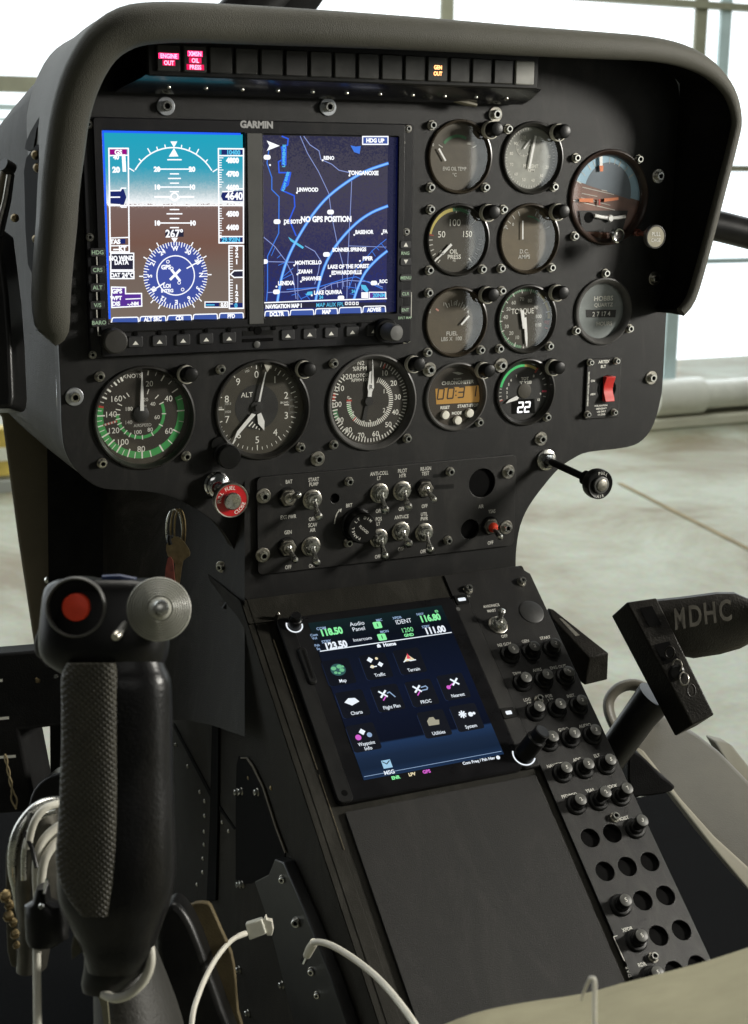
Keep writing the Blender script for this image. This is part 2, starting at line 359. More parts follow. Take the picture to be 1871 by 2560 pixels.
def fl_line(p, q, w, z):
    a = Vector(onfloor(*p, z)); c = Vector(onfloor(*q, z)); d = (c-a).normalized(); n = Vector((-d.y, d.x, 0))*w/2
    a -= d*200; c += d*1200
    return [a-n, a+n, c+n, c-n]
b.add(fl_line((1590, 1228), (1860, 1365), 26, FLOOR_Z+4), [(0, 1, 2, 3)], JOINT)
o = b.build('floor', recalc=False); o['kind'] = 'structure'

# bright overcast daylight outside the windows
m = bpy.data.materials.new('daylight_sky'); m.use_nodes = True; nt = m.node_tree; nt.nodes.clear()
oo = nt.nodes.new('ShaderNodeOutputMaterial'); em = nt.nodes.new('ShaderNodeEmission'); em.inputs['Strength'].default_value = 2.1
tc = nt.nodes.new('ShaderNodeTexCoord'); nn = nt.nodes.new('ShaderNodeTexNoise'); nn.inputs['Scale'].default_value = .35; rr_ = nt.nodes.new('ShaderNodeValToRGB')
rr_.color_ramp.elements[0].color = (.86, .92, .95, 1); rr_.color_ramp.elements[1].color = (1, 1, .98, 1)
nt.links.new(tc.outputs['Object'], nn.inputs['Vector']); nt.links.new(nn.outputs['Fac'], rr_.inputs['Fac']); nt.links.new(rr_.outputs['Color'], em.inputs['Color']); nt.links.new(em.outputs[0], oo.inputs[0])
SKYM = m
b = B(); wbox(b, -16000, 22000, FLOOR_Z-500, FLOOR_Z+14000, 2500, 2540, SKYM)
o = b.build('sky'); o['kind'] = 'structure'

# hangar window wall
PANE = glassmat('window_pane_glass', tint=(.97, .99, 1.), f=.04, rough=.05)
WALLB = mat('wall_base_paint', (.72, .70, .58), .6, var=.12, scale=3)
wall = thing('window_wall', 'hangar window wall with grey brown mullions and white daylight behind the instrument panel', 'window wall', wp(0, 0, FLOOR_Z))
def zl(x, y): return onwall(x, y)
s0, s1 = -9000, 14000
rails = [(zl(80, 192)[1], zl(80, 232)[1], s0, zl(330, 200)[0], ALU, 60), (zl(1850, 414)[1], zl(1850, 429)[1], zl(1500, 400)[0], s1, ALU, 60),
         (zl(1800, 646)[1], zl(1800, 658)[1], zl(1500, 600)[0], s1, ALUB, 50), (zl(60, 262)[1], zl(60, 276)[1], s0, zl(330, 200)[0], ALUB, 40),
         (zl(1820, 8)[1], zl(1820, 26)[1], zl(1100, 100)[0], s1, ALU, 60), (zl(60, 296)[1], zl(60, 303)[1], s0, zl(330, 200)[0], ALUB, 40)]
zb = zl(1800, 955)[1]
for za, zc, a, c, mm, dp in rails:
    b = B(); wbox(b, a, c, min(za, zc), max(za, zc), -dp/2, dp/2, mm); b.build('rail', wall)
for x0, x1, y, mm in ((587, 622, 5, ALU), (1103, 1133, 20, ALU), (1738, 1766, 60, ALU), (1800, 1826, 60, ALUB), (1660, 1690, 880, ALUB)):
    a, c = zl(x0, y)[0], zl(x1, y)[0]; zt = FLOOR_Z+9000
    if y > 500: zt = zl(1700, 600)[1]
    b = B(); wbox(b, a, c, zb if y > 500 else zl(1800, 420)[1], zt, -12, 12, mm); b.build('mullion', wall)
sx = sorted([s0, zl(604, 5)[0], zl(1118, 20)[0], zl(1752, 60)[0], s1])
for a, c in zip(sx[:-1], sx[1:]):
    b = B(); wbox(b, a+10, c-10, zb, FLOOR_Z+9000, 2, 5, PANE); b.build('window_pane', wall)
b = B(); wbox(b, s0, s1, FLOOR_Z, zb-2, -30, 60, WALLB); b.build('base_panel', wall)
b = B(); wbox(b, s0, s1, FLOOR_Z+2, zl(1760, 1024)[1], -190, -32, WALLB); b.build('curb', wall, bevel=15)
# pipe along the wall
pz = zl(1800, 975)[1]; pr = abs(zl(1800, 938)[1]-zl(1800, 1006)[1])/2
pipe = thing('floor_pipe', 'thick shiny metal pipe running along the foot of the window wall', 'pipe', wp(zl(1700, 950)[0], -100, pz))
b = B(); a = Vector(wp(zl(1712, 950)[0], -30-pr, pz)); c = Vector(wp(s1, -30-pr, pz)); b.tube([a, c], pr, PIPEM, 28); b.build('pipe_run', pipe)
b = B(); a0 = Vector(wp(zl(1600, 950)[0], -30-pr, pz)); b.tube([a0, a+(a-c).normalized()*-30], pr*1.28, PIPEM, 28); b.build('end_collar', pipe, bevel=6)
# pale post at the left of the wall
lp = thing('yellow_wall_post', 'yellow and white striped block standing by the wall at the left edge', 'post', wp(zl(-10, 1150)[0], -220, FLOOR_Z))
b = B(); YEL = mat('safety_yellow', (.75, .55, .12), .5, var=.4, scale=4); wbox(b, zl(-160, 1100)[0], zl(12, 1100)[0], zl(0, 1158)[1], zl(0, 1042)[1], -330, -230, YEL); b.build('post_body', lp, bevel=10)
b = B(); wbox(b, zl(-160, 1100)[0], zl(13, 1100)[0], zl(0, 1120)[1], zl(0, 1088)[1], -334, -226, mat('post_white', (.8, .82, .72), .5, var=.1)); b.build('white_stripe', lp)
b = B(); wbox(b, zl(-160, 1100)[0], zl(16, 1100)[0], zl(0, 1205)[1], zl(0, 1166)[1], -340, -220, mat('post_base', (.4, .42, .40), .5, var=.1)); b.build('base', lp, bevel=6)

# canopy tubes of the airframe
t = thing('canopy_bow', 'dark canopy frame tube crossing behind the top of the glareshield', 'frame tube', W(650, 0, 1500))
b = B(); b.tube([W(590, 70, 1500), W(655, 0, 1500), W(760, -120, 1500)], 30, BLACK, 20, flat=.6); b.tube([W(700, 60, 1510), W(745, 0, 1510), W(830, -120, 1510)], 22, MATTE, 16, flat=.6); b.build('tube', t)
t = thing('door_strut', 'thick black strut running out to the right from behind the glareshield', 'strut', W(1800, 565, 1400))
b = B(); b.tube([W(1700, 548, 1380), W(1800, 566, 1390), W(1871, 584, 1400), W(2000, 622, 1410)], 15, BLACK, 20); b.build('tube', t)

# ================================================================== INSTRUMENT PANEL
pl = [(x, z) for x, z in [(-230, 236), (-230, 64), (-230.5, 32)]]
pl += [P(*q) for q in ((163, 1122), (186, 1166), (222, 1202), (262, 1221), (330, 1225), (390, 1231), (440, 1246), (490, 1271), (540, 1307), (575, 1351), (597, 1400), (610, 1450))]
pl += [P(615, 1540), P(1288, 1480)]
pl += [P(*q) for q in ((1289, 1418), (1291, 1370), (1301, 1313), (1323, 1264), (1361, 1212), (1398, 1170), (1436, 1144), (1473, 1129), (1568, 1117), (1608, 1098), (1635, 1058), (1652, 995), (1657, 950))]
pl += [(291, 90), (291.5, 200), (291.5, 268), (284, 286), (266, 297), (240, 301), (150, 302), (0, 302), (-150, 302), (-190, 300), (-212, 290), (-226, 268)]
OUTL = smooth(pl, 3)
GA = {'eng_oil_temp': (87.2, 219.6, 1), 'gas_producer': (152.6, 219.4, 1), 'oil_press': (87.2, 156.2, 1), 'dc_amps': (152.2, 156.2, 1), 'fuel': (87.2, 91.8, 1), 'torque': (152.6, 91.8, 1),
      'attitude': (226.6, 188.8, 2), 'rotor': (13.9, 31.4, 2), 'chrono': (88.6, 31.6, 1), 'tot': (153.6, 31.6, 1), 'airspeed': (-169.8, 31.0, 2), 'altimeter': (-77.6, 31.2, 2)}
HOUR = P(*cA(1253, 1385), 0)
holes = [circ(x, z, 28.4 if k == 1 else 38.8) for x, z, k in GA.values()] + [circ(HOUR[0], HOUR[1], 26)]
panel = thing('instrument_panel', 'black sheet metal instrument panel carrying the gauges and twin screen display', 'instrument panel', (0, 0, 0))
b = B(); plate(b, OUTL, holes, -3, 0, PANEL, .4); b.build('panel_face', panel)
b = B(); bk = [(x, z) for x, z in OUTL]
b.loft([[(x, -3.2, z) for x, z in bk], [(x, -15, z) for x, z in bk]], SHELL, close=True); b.build('edge_flange', panel)
for q, k in (((417, 265), SCRH), ((823, 267), SCRH), ((1242, 286), SCRB), ((1650, 440), SCRB), ((1641, 696), SCRB), ((1632, 945), SCRB), ((188, 993), SCRH), ((797, 1148), SCRB), ((1356, 1098), SCRB)):
    x, z = P(*q, 2.5); o = put(k, panel, x, 0, z)
# shroud behind the panel (left cheek), straight back with a falling top
shr = thing('panel_shroud', 'olive grey fairing running back behind the left edge of the instrument panel', 'fairing', (-230, -30, 100))
left = [(-150, 297), (-185, 295), (-210, 285), (-226, 262), (-230, 236), (-230, 150), (-230, 64), (-230.5, 32)]+[P(*q) for q in ((163, 1122), (186, 1166), (222, 1202), (262, 1221), (330, 1225), (390, 1231), (440, 1246))]
rows = []
for h, dr, dx in ((-15, 0, 0), (-60, 3, -1), (-140, 12, -2), (-230, 24, -2), (-330, 42, 0), (-450, 75, 8)):
    rows.append([(x+dx, h, z-dr*max(0, (z-90)/150)) for x, z in left])
b = B(); b.loft(rows, SHELL); b.build('cheek_skin', shr, subs=0)
b = B(); hp = [onX(x, y, -237.5) for x, y in smooth([(66, 395), (116, 372), (116, 640), (100, 700), (70, 660), (62, 480)], 2)]; n = len(hp)
b.add(hp+[(x+3.5, y, z) for x, y, z in hp], [tuple(range(n)), tuple(range(n, 2*n))[::-1]]+[(j, n+j, n+(j+1) % n, (j+1) % n) for j in range(n)], PIT); b.build('hinge_recess', shr)
b = B(); hp = [onX(x, y, -236.5) for x, y in smooth([(62, 372), (76, 330), (110, 275), (122, 268), (92, 322), (84, 372)], 2)]; n = len(hp)
b.add(hp+[(x+3, y, z) for x, y, z in hp], [tuple(range(n)), tuple(range(n, 2*n))[::-1]]+[(j, n+j, n+(j+1) % n, (j+1) % n) for j in range(n)], MATTE); b.build('dark_seam', shr)
for q in ((90, 388), (95, 420), (92, 598), (38, 545)):
    b = B(); p = onX(*q, -238); b.lathe(p, [(3.2, 0), (3.0, 3), (1.6, 5)], BRASS, 12, d=(-.3, .9, .1)); b.build('hinge_bolt', shr)

# ================================================================== GLARESHIELD
lip = [(118, 846, 26, 26), (131, 822, 38, 30), (130, 750, 42, 36), (137, 650, 42, 40), (146, 560, 42, 44), (152, 470, 42, 48), (163, 376, 43, 54), (178, 280, 42, 62), (207, 190, 42, 70), (254, 113, 42, 78), (316, 70, 43, 84), (390, 57, 42, 88), (500, 57, 41, 90), (700, 66, 40, 90), (900, 76, 38, 90), (1100, 88, 36, 88), (1300, 102, 34, 84), (1500, 114, 32, 78), (1620, 122, 30, 70), (1700, 138, 28, 62), (1760, 165, 24, 56), (1803, 202, 20, 52), (1830, 245, 17, 50), (1842, 300, 15, 48), (1834, 350, 15, 47), (1801, 480, 15, 45), (1757, 650, 14, 42), (1728, 745, 13, 40), (1702, 780, 10, 38)]
qed = [(165, 850), (165, 830), (165, 750), (170, 650), (175, 560), (178, 470), (182, 376), (188, 310), (205, 262), (232, 236), (280, 228), (350, 226), (500, 228), (700, 230), (900, 235), (1100, 243), (1300, 252), (1500, 262), (1590, 268), (1630, 278), (1668, 300), (1690, 330), (1697, 360), (1697, 390), (1694, 430), (1687, 520), (1676, 640), (1670, 740), (1667, 775)]
lipS = smooth(lip, 3, False); qS = smooth(qed, 3, False)
gl = thing('glareshield', 'charcoal padded glareshield hood with a rounded lip arching over the instrument panel', 'glareshield', (30, 40, 280))
rows = []; inner = []; outer = []
NP = len(lipS); ctr = P(920, 600, 60)
for i, (px, py, r, w) in enumerate(lipS):
    x, z = P(px, py, w); x2, z2 = P(px+10, py, w); mmpx = (x2-x)/10
    r = max(4.5, r*.30)
    a, c = lipS[max(0, i-1)], lipS[min(NP-1, i+1)]; pa, pc = P(a[0], a[1], w), P(c[0], c[1], w)
    T = Vector((pc[0]-pa[0], 0, pc[1]-pa[1])).normalized(); nin = Vector((T.z, 0, -T.x))
    qx, qz = max(-229.5, min(291, x)), z
    cen = Vector((x, w, z)); inward = Vector((ctr[0]-x, 0, ctr[1]-z))
    if nin.dot(inward) < 0: nin = -nin
    ring = []
    for k in range(17):
        an = radians(-100+ (200+130)*k/16)-radians(75)
        ring.append(cen+nin*(cos(an)*r*.96)+Vector((0, 1, 0))*(sin(an)*r*.8))
    rows.append(ring)
    inner.append([cen+nin*r*.93+Vector((0, -r*.2, 0)), cen+nin*r*.5+Vector((0, -r*.8, 0)), Vector((qx, w*.35, qz)), Vector((qx, .6, qz))])
    outer.append([cen-nin*r*.9+Vector((0, -r*.2, 0)), cen-nin*r*.9*.9+Vector((0, -w*.5, 0)), Vector((qx, -12, qz))-nin*6, Vector((qx, -60, qz))-nin*4])
b = B()
rows2 = []
for i, (px, py, r, w) in enumerate(lipS):                      # full round pad
    r_ = max(4.5, r*.30); x, z = P(px, py, w); cen = Vector((x, w, z))
    a, c = lipS[max(0, i-1)], lipS[min(NP-1, i+1)]; pa, pc = P(a[0], a[1], w), P(c[0], c[1], w)
    T = Vector((pc[0]-pa[0], 0, pc[1]-pa[1])).normalized(); nin = Vector((T.z, 0, -T.x))
    rows2.append([cen+nin*(cos(2*pi*k/20)*r_)+Vector((0, 1, 0))*(sin(2*pi*k/20)*r_*.85) for k in range(20)])
b.loft(rows2, HOOD, close=True, cap=True); b.build('padded_lip', gl)
b = B(); b.loft(inner, HOODIN); b.build('inner_lining', gl)
b = B(); b.loft(outer, HOOD); b.build('outer_cover', gl)

# ================================================================== ANNUNCIATOR ROW
an = thing('annunciator_row', 'black row of sixteen square warning captions under the glareshield lip', 'warning panel', (0, 44, 280))
hA = 44
aL = P(388, 112, hA); aR = P(1341, 150, hA); aLb = P(388, 178, hA); aRb = P(1341, 212, hA)
z1, z0_ = (aL[1]+aR[1])/2, (aLb[1]+aRb[1])/2; x0, x1 = aL[0], aR[0]
print('annun', aL, aR, aLb, aRb)
b = B(); b.rbox(x0-5, x1+4, z0_-3, z1+9, 4, hA-2, 2, BLACK); b.build('housing', an)
LIP = mat('rail_black_gloss', (.012, .012, .014), .22, var=.3, scale=30, rvar=.08, coat=.3)
b = B(); sh = [(x0-20, 12, z0_-13), (x0-18, 24, z0_-10), (x0-8, 36, z0_-4.5), (x0-6, hA-4, z0_-2.5)]; sh2 = [(x1+8, q[1], q[2]) for q in sh]; b.loft([sh, sh2], LIP)
b.loft([[(x0-20, 12, z0_-13), (x0-20, 1, z0_-12)], [(x1+8, 12, z0_-13), (x1+8, 1, z0_-12)]], MATTE); b.build('lower_rail', an)
b = B(); e = [P(x, y, 16) for x, y in ((322, 217), (360, 213), (600, 219), (968, 233), (1120, 245), (1170, 256), (1195, 262))]
b.tube([(x, 13, z) for x, z in e], [1.0, 1, 1, 1, 1.4, 2.6, 1.6], mat('edge_seal', (.16, .145, .10), .6, var=.3), 10, flat=1.6); b.build('edge_seal', an)
for k in range(11):
    xx = x0+14+k*(x1-x0-28)/10; o = put(SCRS, an, xx, 25.5, z0_-9.2, rot=0); o.scale = (.62,)*3; o.rotation_euler = (-.9, 0, 0)
TILE = mat('caption_tile', (.030, .030, .028), .35, var=.3, scale=70, rvar=.1); TILEL = mat('caption_tile_grey', (.30, .30, .28), .35, var=.2, scale=70)
EMR = emat('caption_red_glow', (1., .03, .16), 2.2); EMRW = emat('caption_red_letters', (1., .30, .45), 2.6); EMO = emat('caption_amber_glow', (1., .42, .16), 3.5)
EMRD = emat('caption_red_dim', (.85, .01, .10), 1.1)
pw = (x1-x0)/16
for k in range(16):
    a = x0+k*pw+1.1; c = a+pw-2.2
    b = B(); b.rbox(a, c, z0_, z1, hA-6, hA, 1.2, TILEL if k == 15 else (DIALD if k == 5 else TILE), .7); t = b.build('caption_tile', an)
    if k in (0, 1, 11):
        cx = (a+c)/2; b = B()
        ls = {0: ['ENGINE', 'OUT'], 1: ['XMSN', 'OIL', 'PRESS'], 11: ['GEN', 'OUT']}[k]
        zc = (z0_+z1)/2-1.0+(len(ls)-1)*2.15
        for j, s in enumerate(ls):
            zz = zc-j*4.3; wd = .86*len(s)+1.8
            if k != 11: b.add([(cx-wd, hA+.15, zz-1.8), (cx+wd, hA+.15, zz-1.8), (cx+wd, hA+.15, zz+1.8), (cx-wd, hA+.15, zz+1.8)], [(0, 1, 2, 3)], EMRD if j else EMR)
            b.text(s, cx, zz, 4.0, hA+.3, EMO if k == 11 else EMRW, xs=.82, bold=.03)
        b.build('lit_lettering', t, label='glowing orange lettering' if k == 11 else 'glowing red lettering')
# ================================================================== GAUGES
HD = -4.0; HM = -3.75                       # dial and marking heights
def D(q, h=HM): return P(q[0], q[1], h)
def gauge(key, name, label, cat='gauge', ring=RING, dial=DIAL, glass=True, r0=None, flush=0.):
    x, z, k = GA[key]
    R, r = (28.3, 25.2) if k == 1 else (38.6, 34.8)
    if r0: r = r0
    t = thing(name, label, cat, (x, 0, z))
    b = B(); b.lathe((x, 0, z), [(R, -3), (R, 1.0), (R-.6, 1.9), (R-1.6, 2.2), ((R+r)/2, 1.4), (r+.6, 0), (r, -1.5), (r, HD-.4)], ring, 64, capend=False); b.build('bezel', t)
    b = B(); b.lathe((x, 0, z), [(r+.5, HD-4), (r+.5, HD)], dial, 64); b.build('dial', t)
    if glass:
        b = B(); b.disc(x, z, r+.4, -.9+flush, GLASS, 64); b.build('glass', t)
    return t, x, z, r
def gscrews(t, pts, k=None):
    for q in pts:
        x, z = P(q[0], q[1], 3); put(k or SCR, t, x, 0, z)
def tx(b, s, q, size, m=WHITE, h=HM, **kw): x, z = D(q, h); b.text(s, x, z, size, h, m, **kw)
def ln(b, qs, w, h, m, f): b.line([D(f(*q), h) for q in qs], w, h, m)
def hand(t, x, z, ang, r1, r0, w, m=NEEDLE, h=-2.4, tip=.35, hub=None):
    b = B(); a = radians(ang); c, s = sin(a), cos(a)
    q = [(-w/2, -r0), (w/2, -r0), (w/2, r1*.72), (w*tip/2, r1), (-w*tip/2, r1), (-w/2, r1*.72)]
    b.prism([(x+c*v+s*u, z+s*v-c*u) for u, v in q], h-.35, h, m)
    o = b.build('needle', t)
    if hub:
        b = B(); b.lathe((x, 0, z), [(hub, HD), (hub, h+.3), (hub*.7, h+.6)], DIALD, 24); b.build('hub', t)
    return o
# --- engine oil temperature
t, x, z, r = gauge('eng_oil_temp', 'oil_temperature_gauge', 'round gauge reading ENG OIL TEMP with a short pointer and a dull green arc', ring=RINGB, dial=mat('dial_brown_haze3', (.085, .072, .05), .55, var=.25, scale=50))  # brown dial colour raised to include the glass reflection haze
b = B(); b.ring(x, z, 14.5, 16.8, HM, GREEND, -50, 28); tx(b, 'ENG OIL TEMP', cA(280, 450), 4.0, INK, xs=.8); tx(b, '°C', cA(280, 490), 3.6, INK)
tx(b, '0', cA(140, 293), 3, INK); tx(b, '150', cA(372, 285), 2.4, INK); b.tick(x, z, -62, 15, 19, .6, HM, INK); b.tick(x, z, 62, 15, 19, .6, HM, INK); b.build('markings', t)
b = B(); p, q = D(cA(220, 395), -2.4), D(cA(180, 322), -2.4); b.line([p, q], 1.5, -2.4, NEEDLE); b.build('needle', t)
gscrews(t, [cA(140, 165), cA(130, 573), cA(490, 573)])
# --- gas producer percent rpm
t, x, z, r = gauge('gas_producer', 'percent_rpm_gauge', 'round gauge marked PERCENT RPM with a long white pointer, glass haze in its dial colour', dial=mat('dial_glass_haze', (.27, .275, .245), .5, var=.35, scale=60), r0=24)  # pale grey dial colour holds the hazy reflection on the glass
b = B()
for k in range(50): b.tick(x, z, 60+k*6, 21.6 if k % 5 else 20.6, 23.2, .35, HM, WHITE)
for k, s in enumerate(('10', '20', '30', '40', '50', '60', '70', '80', '90', '100')): a = radians(85+k*28); b.text(s, x+17.6*sin(a), z+17.6*cos(a), 3.4, HM, WHITE)
tx(b, 'PERCENT', cA(778, 434), 4.0, WHITE, xs=.85); tx(b, 'RPM', cA(782, 462), 3.4, WHITE)
b.ring(x-6, z+8, 6.4, 6.8, HM, INK); 
for k in range(10): b.tick(x-6, z+8, k*36, 5, 6.4, .35, HM, WHITE)
b.build('markings', t)
b = B(); p, q = D(cA(772, 445), -2.4), D(cA(812, 240), -2.4); b.line([p, q], 1.9, -2.4, NEEDLE); b.build('needle', t)
b = B(); b.line([D(cA(738, 318), -2.8), D(cA(776, 262), -2.8)], 1.1, -2.8, NEEDLE); b.build('small_needle', t)
gscrews(t, [cA(640, 190), cA(940, 570)])
# --- oil pressure
t, x, z, r = gauge('oil_press', 'oil_pressure_gauge', 'round gauge reading OIL PRESS with numerals 50, 100, 50 and a yellow arc', dial=DIAL)
b = B(); b.ring(x, z, 22.0, 24.6, HM, YELLOW, -78, -8); b.ring(x, z, 22, 24.6, HM, GREEND, -8, 30)
for a in (-90, -100, -111, -121, -130, -139): b.tick(x, z, a, 20.5, 23.6, .7, HM, INK)
for a in (90, 100, 111, 121, 130): b.tick(x, z, a, 20.5, 23.6, .5, HM, INK)
b.tick(x, z, 140, 19, 23.6, .9, HM, WHITE); b.tick(x, z, 0, 20.5, 24.6, .6, HM, WHITE); b.tick(x, z, 50, 19, 23.6, .6, HM, INK); b.tick(x, z, -80, 20, 24.6, .6, HM, REDP)
tx(b, '100', cA(280, 803), 7.6, WHITE, bold=.0); tx(b, '50', cA(195, 880), 7.0, WHITE, bold=.0); tx(b, '150', cA(362, 878), 6.8, WHITE, bold=0., xs=.92); tx(b, '0', cA(192, 1003), 6, WHITE, bold=0)
tx(b, 'OIL', cA(275, 993), 4.8, WHITE); tx(b, 'PRESS', cA(278, 1028), 4.8, WHITE); tx(b, 'PSI', cA(278, 1053), 2.2, INK); b.build('markings', t)
b = B(); p, q, c_ = D(cA(150, 1058), -2.4), D(cA(205, 1005), -2.4), D(cA(257, 950), -2.4); b.line([q, c_], 2.1, -2.4, NEEDLE); b.line([p, q], 1.1, -2.4, NEEDLE); b.build('needle', t)
gscrews(t, [cA(130, 718), cA(122, 1117), cA(470, 1110)])
# --- dc amps
t, x, z, r = gauge('dc_amps', 'ammeter_gauge', 'brown tinted round gauge reading DC AMPS with a short upright pointer', ring=RINGB, dial=mat('dial_brown_haze', (.11, .086, .048), .55, var=.25, scale=50))  # brown dial, its brightness partly glass haze put into the colour
b = B()
for a in (-66, -52, -37, -22, 22, 37, 52, 66): b.tick(x, z, a, 19.5, 23, .6, HM, INK)
tx(b, '50', cA(612, 830), 3.6, INK); tx(b, '0', cA(664, 815), 3.4, INK); tx(b, 'D.C.', cA(737, 992), 4.6, INK); tx(b, 'AMPS', cA(737, 1027), 4.6, INK); b.ring(x, z, 17, 18.3, HM, GREEND, 0, 40); b.build('markings', t)
b = B(); b.line([D(cA(728, 795), -2.4), D(cA(728, 910), -2.4)], 1.2, -2.4, NEEDLE); b.build('needle', t)
gscrews(t, [cA(608, 718), cA(593, 1105), cA(922, 1100)])
# --- fuel
t, x, z, r = gauge('fuel', 'fuel_quantity_gauge', 'brown tinted round gauge reading FUEL LBS X 100, beside the flight display', ring=RINGB, dial=mat('dial_brown_haze2', (.085, .068, .042), .55, var=.25, scale=50))  # haze of the glass is mixed into this brown dial colour
b = B()
for k in range(9): b.tick(x, z, -28+k*9.2, 12.5, 15.5 if k % 2 else 17.2, .65, HM, INK)
b.tick(x, z, -57, 16.5, 19.5, 1.3, HM, mat('dial_pink', (.6, .28, .22), .6, var=.1))
for s, q in (('E', (118, 1385)), ('1', (210, 1337)), ('2', (287, 1330)), ('3', (342, 1352)), ('4', (368, 1388))): tx(b, s, cA(*q), 3.8, INK)
tx(b, 'FUEL', cA(263, 1530), 4.8, INK); tx(b, 'LBS X  100', cA(260, 1565), 4.4, INK, xs=.95); b.build('markings', t)
b = B(); b.line([D(cA(328, 1470), -2.4), D(cA(374, 1418), -2.4)], 1.6, -2.4, NEEDLE); b.build('needle', t)
gscrews(t, [cA(118, 1265), cA(112, 1657), cA(460, 1640)])
# --- torque
t, x, z, r = gauge('torque', 'torque_gauge', 'round TORQUE gauge with a wide green arc and a white pointer hanging down', r0=24.6)
b = B(); b.ring(x, z, 22.2, 24.4, HM, GREEND, -175, 30); b.ring(x, z, 22.2, 24.4, HM, YELLOW, 30, 92)
for k in range(13): b.tick(x, z, 180+k*21.5, 20.8, 24.4, .6, HM+.02, WHITE)
for k in range(54): b.tick(x, z, 172+k*4.6, 22.4, 24.4, .3, HM+.02, INK)
for s, q in (('10', (690, 1556)), ('20', (652, 1528)), ('30', (622, 1484)), ('40', (615, 1423)), ('50', (634, 1370)), ('60', (668, 1328)), ('70', (722, 1305)), ('80', (774, 1315)), ('90', (814, 1360)), ('100', (830, 1418)), ('110', (828, 1474))): tx(b, s, cA(*q), 4.1 if s < '4' or s > '5' else 4.6, INK)
tx(b, 'TORQUE', cA(727, 1383), 6.2, WHITE, xs=.86, bold=.0); tx(b, 'PSI', cA(727, 1478), 3, INK)
b.tick(x, z, 100, 19.5, 24.4, 2.2, HM+.03, REDP, 3.8); b.tick(x, z, 112, 21.5, 24.4, 1.2, HM+.03, REDP); b.build('markings', t)
hand(t, x, z, 174, 23, 1, 2.4, tip=.3)
b = B(); b.prism([D(cA(712, 1376), -2.3), D(cA(735, 1378), -2.3), D(cA(744, 1500), -2.3), D(cA(728, 1500), -2.3)], -2.6, -2.2, NEEDLE); b.build('counterweight', t)
gscrews(t, [cA(597, 1252), cA(583, 1632), cA(910, 1615)])
# --- attitude indicator
SKB = mat('horizon_blue', (.30, .50, .64), .45, var=.15, scale=40); SKD = mat('horizon_dark_blue', (.09, .125, .16), .45, var=.15, scale=40); GRB = mat('horizon_brown', (.17, .075, .048), .45, var=.35, scale=70)
t, x, z, r = gauge('attitude', 'attitude_indicator', 'large attitude indicator with a tilted blue sky over brown ground and orange bars', 'attitude indicator', ring=mat('attitude_ring', (.030, .016, .011), .32, var=.5, scale=40, rvar=.1), dial=GRB, r0=33.5)
b = B(); tilt = radians(-14)
pts = [(x+33.3*cos(a), z+33.3*sin(a)) for a in [tilt+.16+(pi-.32+.0)*k/40 for k in range(41)]]
pts = [q for q in pts]; b.poly(pts, HD+.08, SKB)
cx, cz = x+1.5, z+6
b.poly([(cx+23*cos(tilt+.05+(pi-.1)*k/30), cz+25*sin(tilt+.05+(pi-.1)*k/30)-3) for k in range(31)], HD+.14, SKD); b.build('horizon_card', t)
b = B()
for a in (-60, -30, -20, -10, 10, 20, 30, 60, 45, -45): b.tick(x, z, a-6, 27, 32, .9 if a % 30 == 0 else .5, HM, INK)
def AT(qx, qy): return cA(qx, qy)
for p0, p1 in (((1120, 572), (1325, 620)), ((1115, 612), (1215, 632)), ((1110, 640), (1300, 690)), ((1245, 590), (1280, 596))): b.line([D(AT(*p0)), D(AT(*p1))], .5, HM, INK)
b.line([D(AT(1050, 655)), D(AT(1330, 722))], .5, HM, WHITE); b.build('pitch_lines', t)
b = B(); b.prism([D(AT(1232, 366), -2), D(AT(1251, 366), -2), D(AT(1251, 440), -2), D(AT(1232, 440), -2)], -2.4, -2, NEEDLE); b.prism([D(AT(1230, 430), -1.8), D(AT(1256, 430), -1.8), D(AT(1254, 468), -1.8), D(AT(1234, 468), -1.8)], -2.2, -1.8, ORANGE); b.build('bank_pointer', t)
b = B()
for qs in (((1098, 645), (1190, 645), (1190, 672), (1098, 668)), ((1262, 645), (1355, 638), (1355, 655), (1262, 668))): b.prism([D(AT(*q), -1.9) for q in qs], -2.5, -1.9, ORANGE)
b.prism([D(AT(*q), -1.9) for q in ((1225, 650), (1237, 650), (1235, 690), (1227, 690))], -2.5, -1.9, REDP); b.build('reference_bars', t)
b = B(); b.prism([D(q, -2) for q in (AT(1100, 725), AT(1420, 725), AT(1380, 870), AT(1120, 860))], -3.2, -2.6, DIALD); b.disc(*D(AT(1163, 770), -2), 4.4, -2.3, PIT); b.build('lower_mask', t)
b = B(); b.tube([(D(AT(a, c), -1.2)[0], -1.2, D(AT(a, c), -1.2)[1]) for a, c in ((1198, 758), (1245, 768), (1300, 773), (1350, 771), (1398, 763))], 1.5, NEEDLE, 10); p = D(AT(1300, 776), -.8); b.lathe((p[0], -1.2, p[1]), [(2.6, 0), (3, .8), (2.2, 2)], NEEDLE, 20); b.build('slip_ball_tube', t)
p = P(*cA(1354, 886), 9); b = B(); b.lathe((p[0], 0, p[1]), [(3, 0), (3, 5), (6.2, 5.4), (6.4, 9), (5.4, 9.8), (4.4, 9.4)], CHROME, 28); b.build('setting_knob', t)
gscrews(t, [cA(1085, 380), cA(1075, 893), cA(1497, 388)])
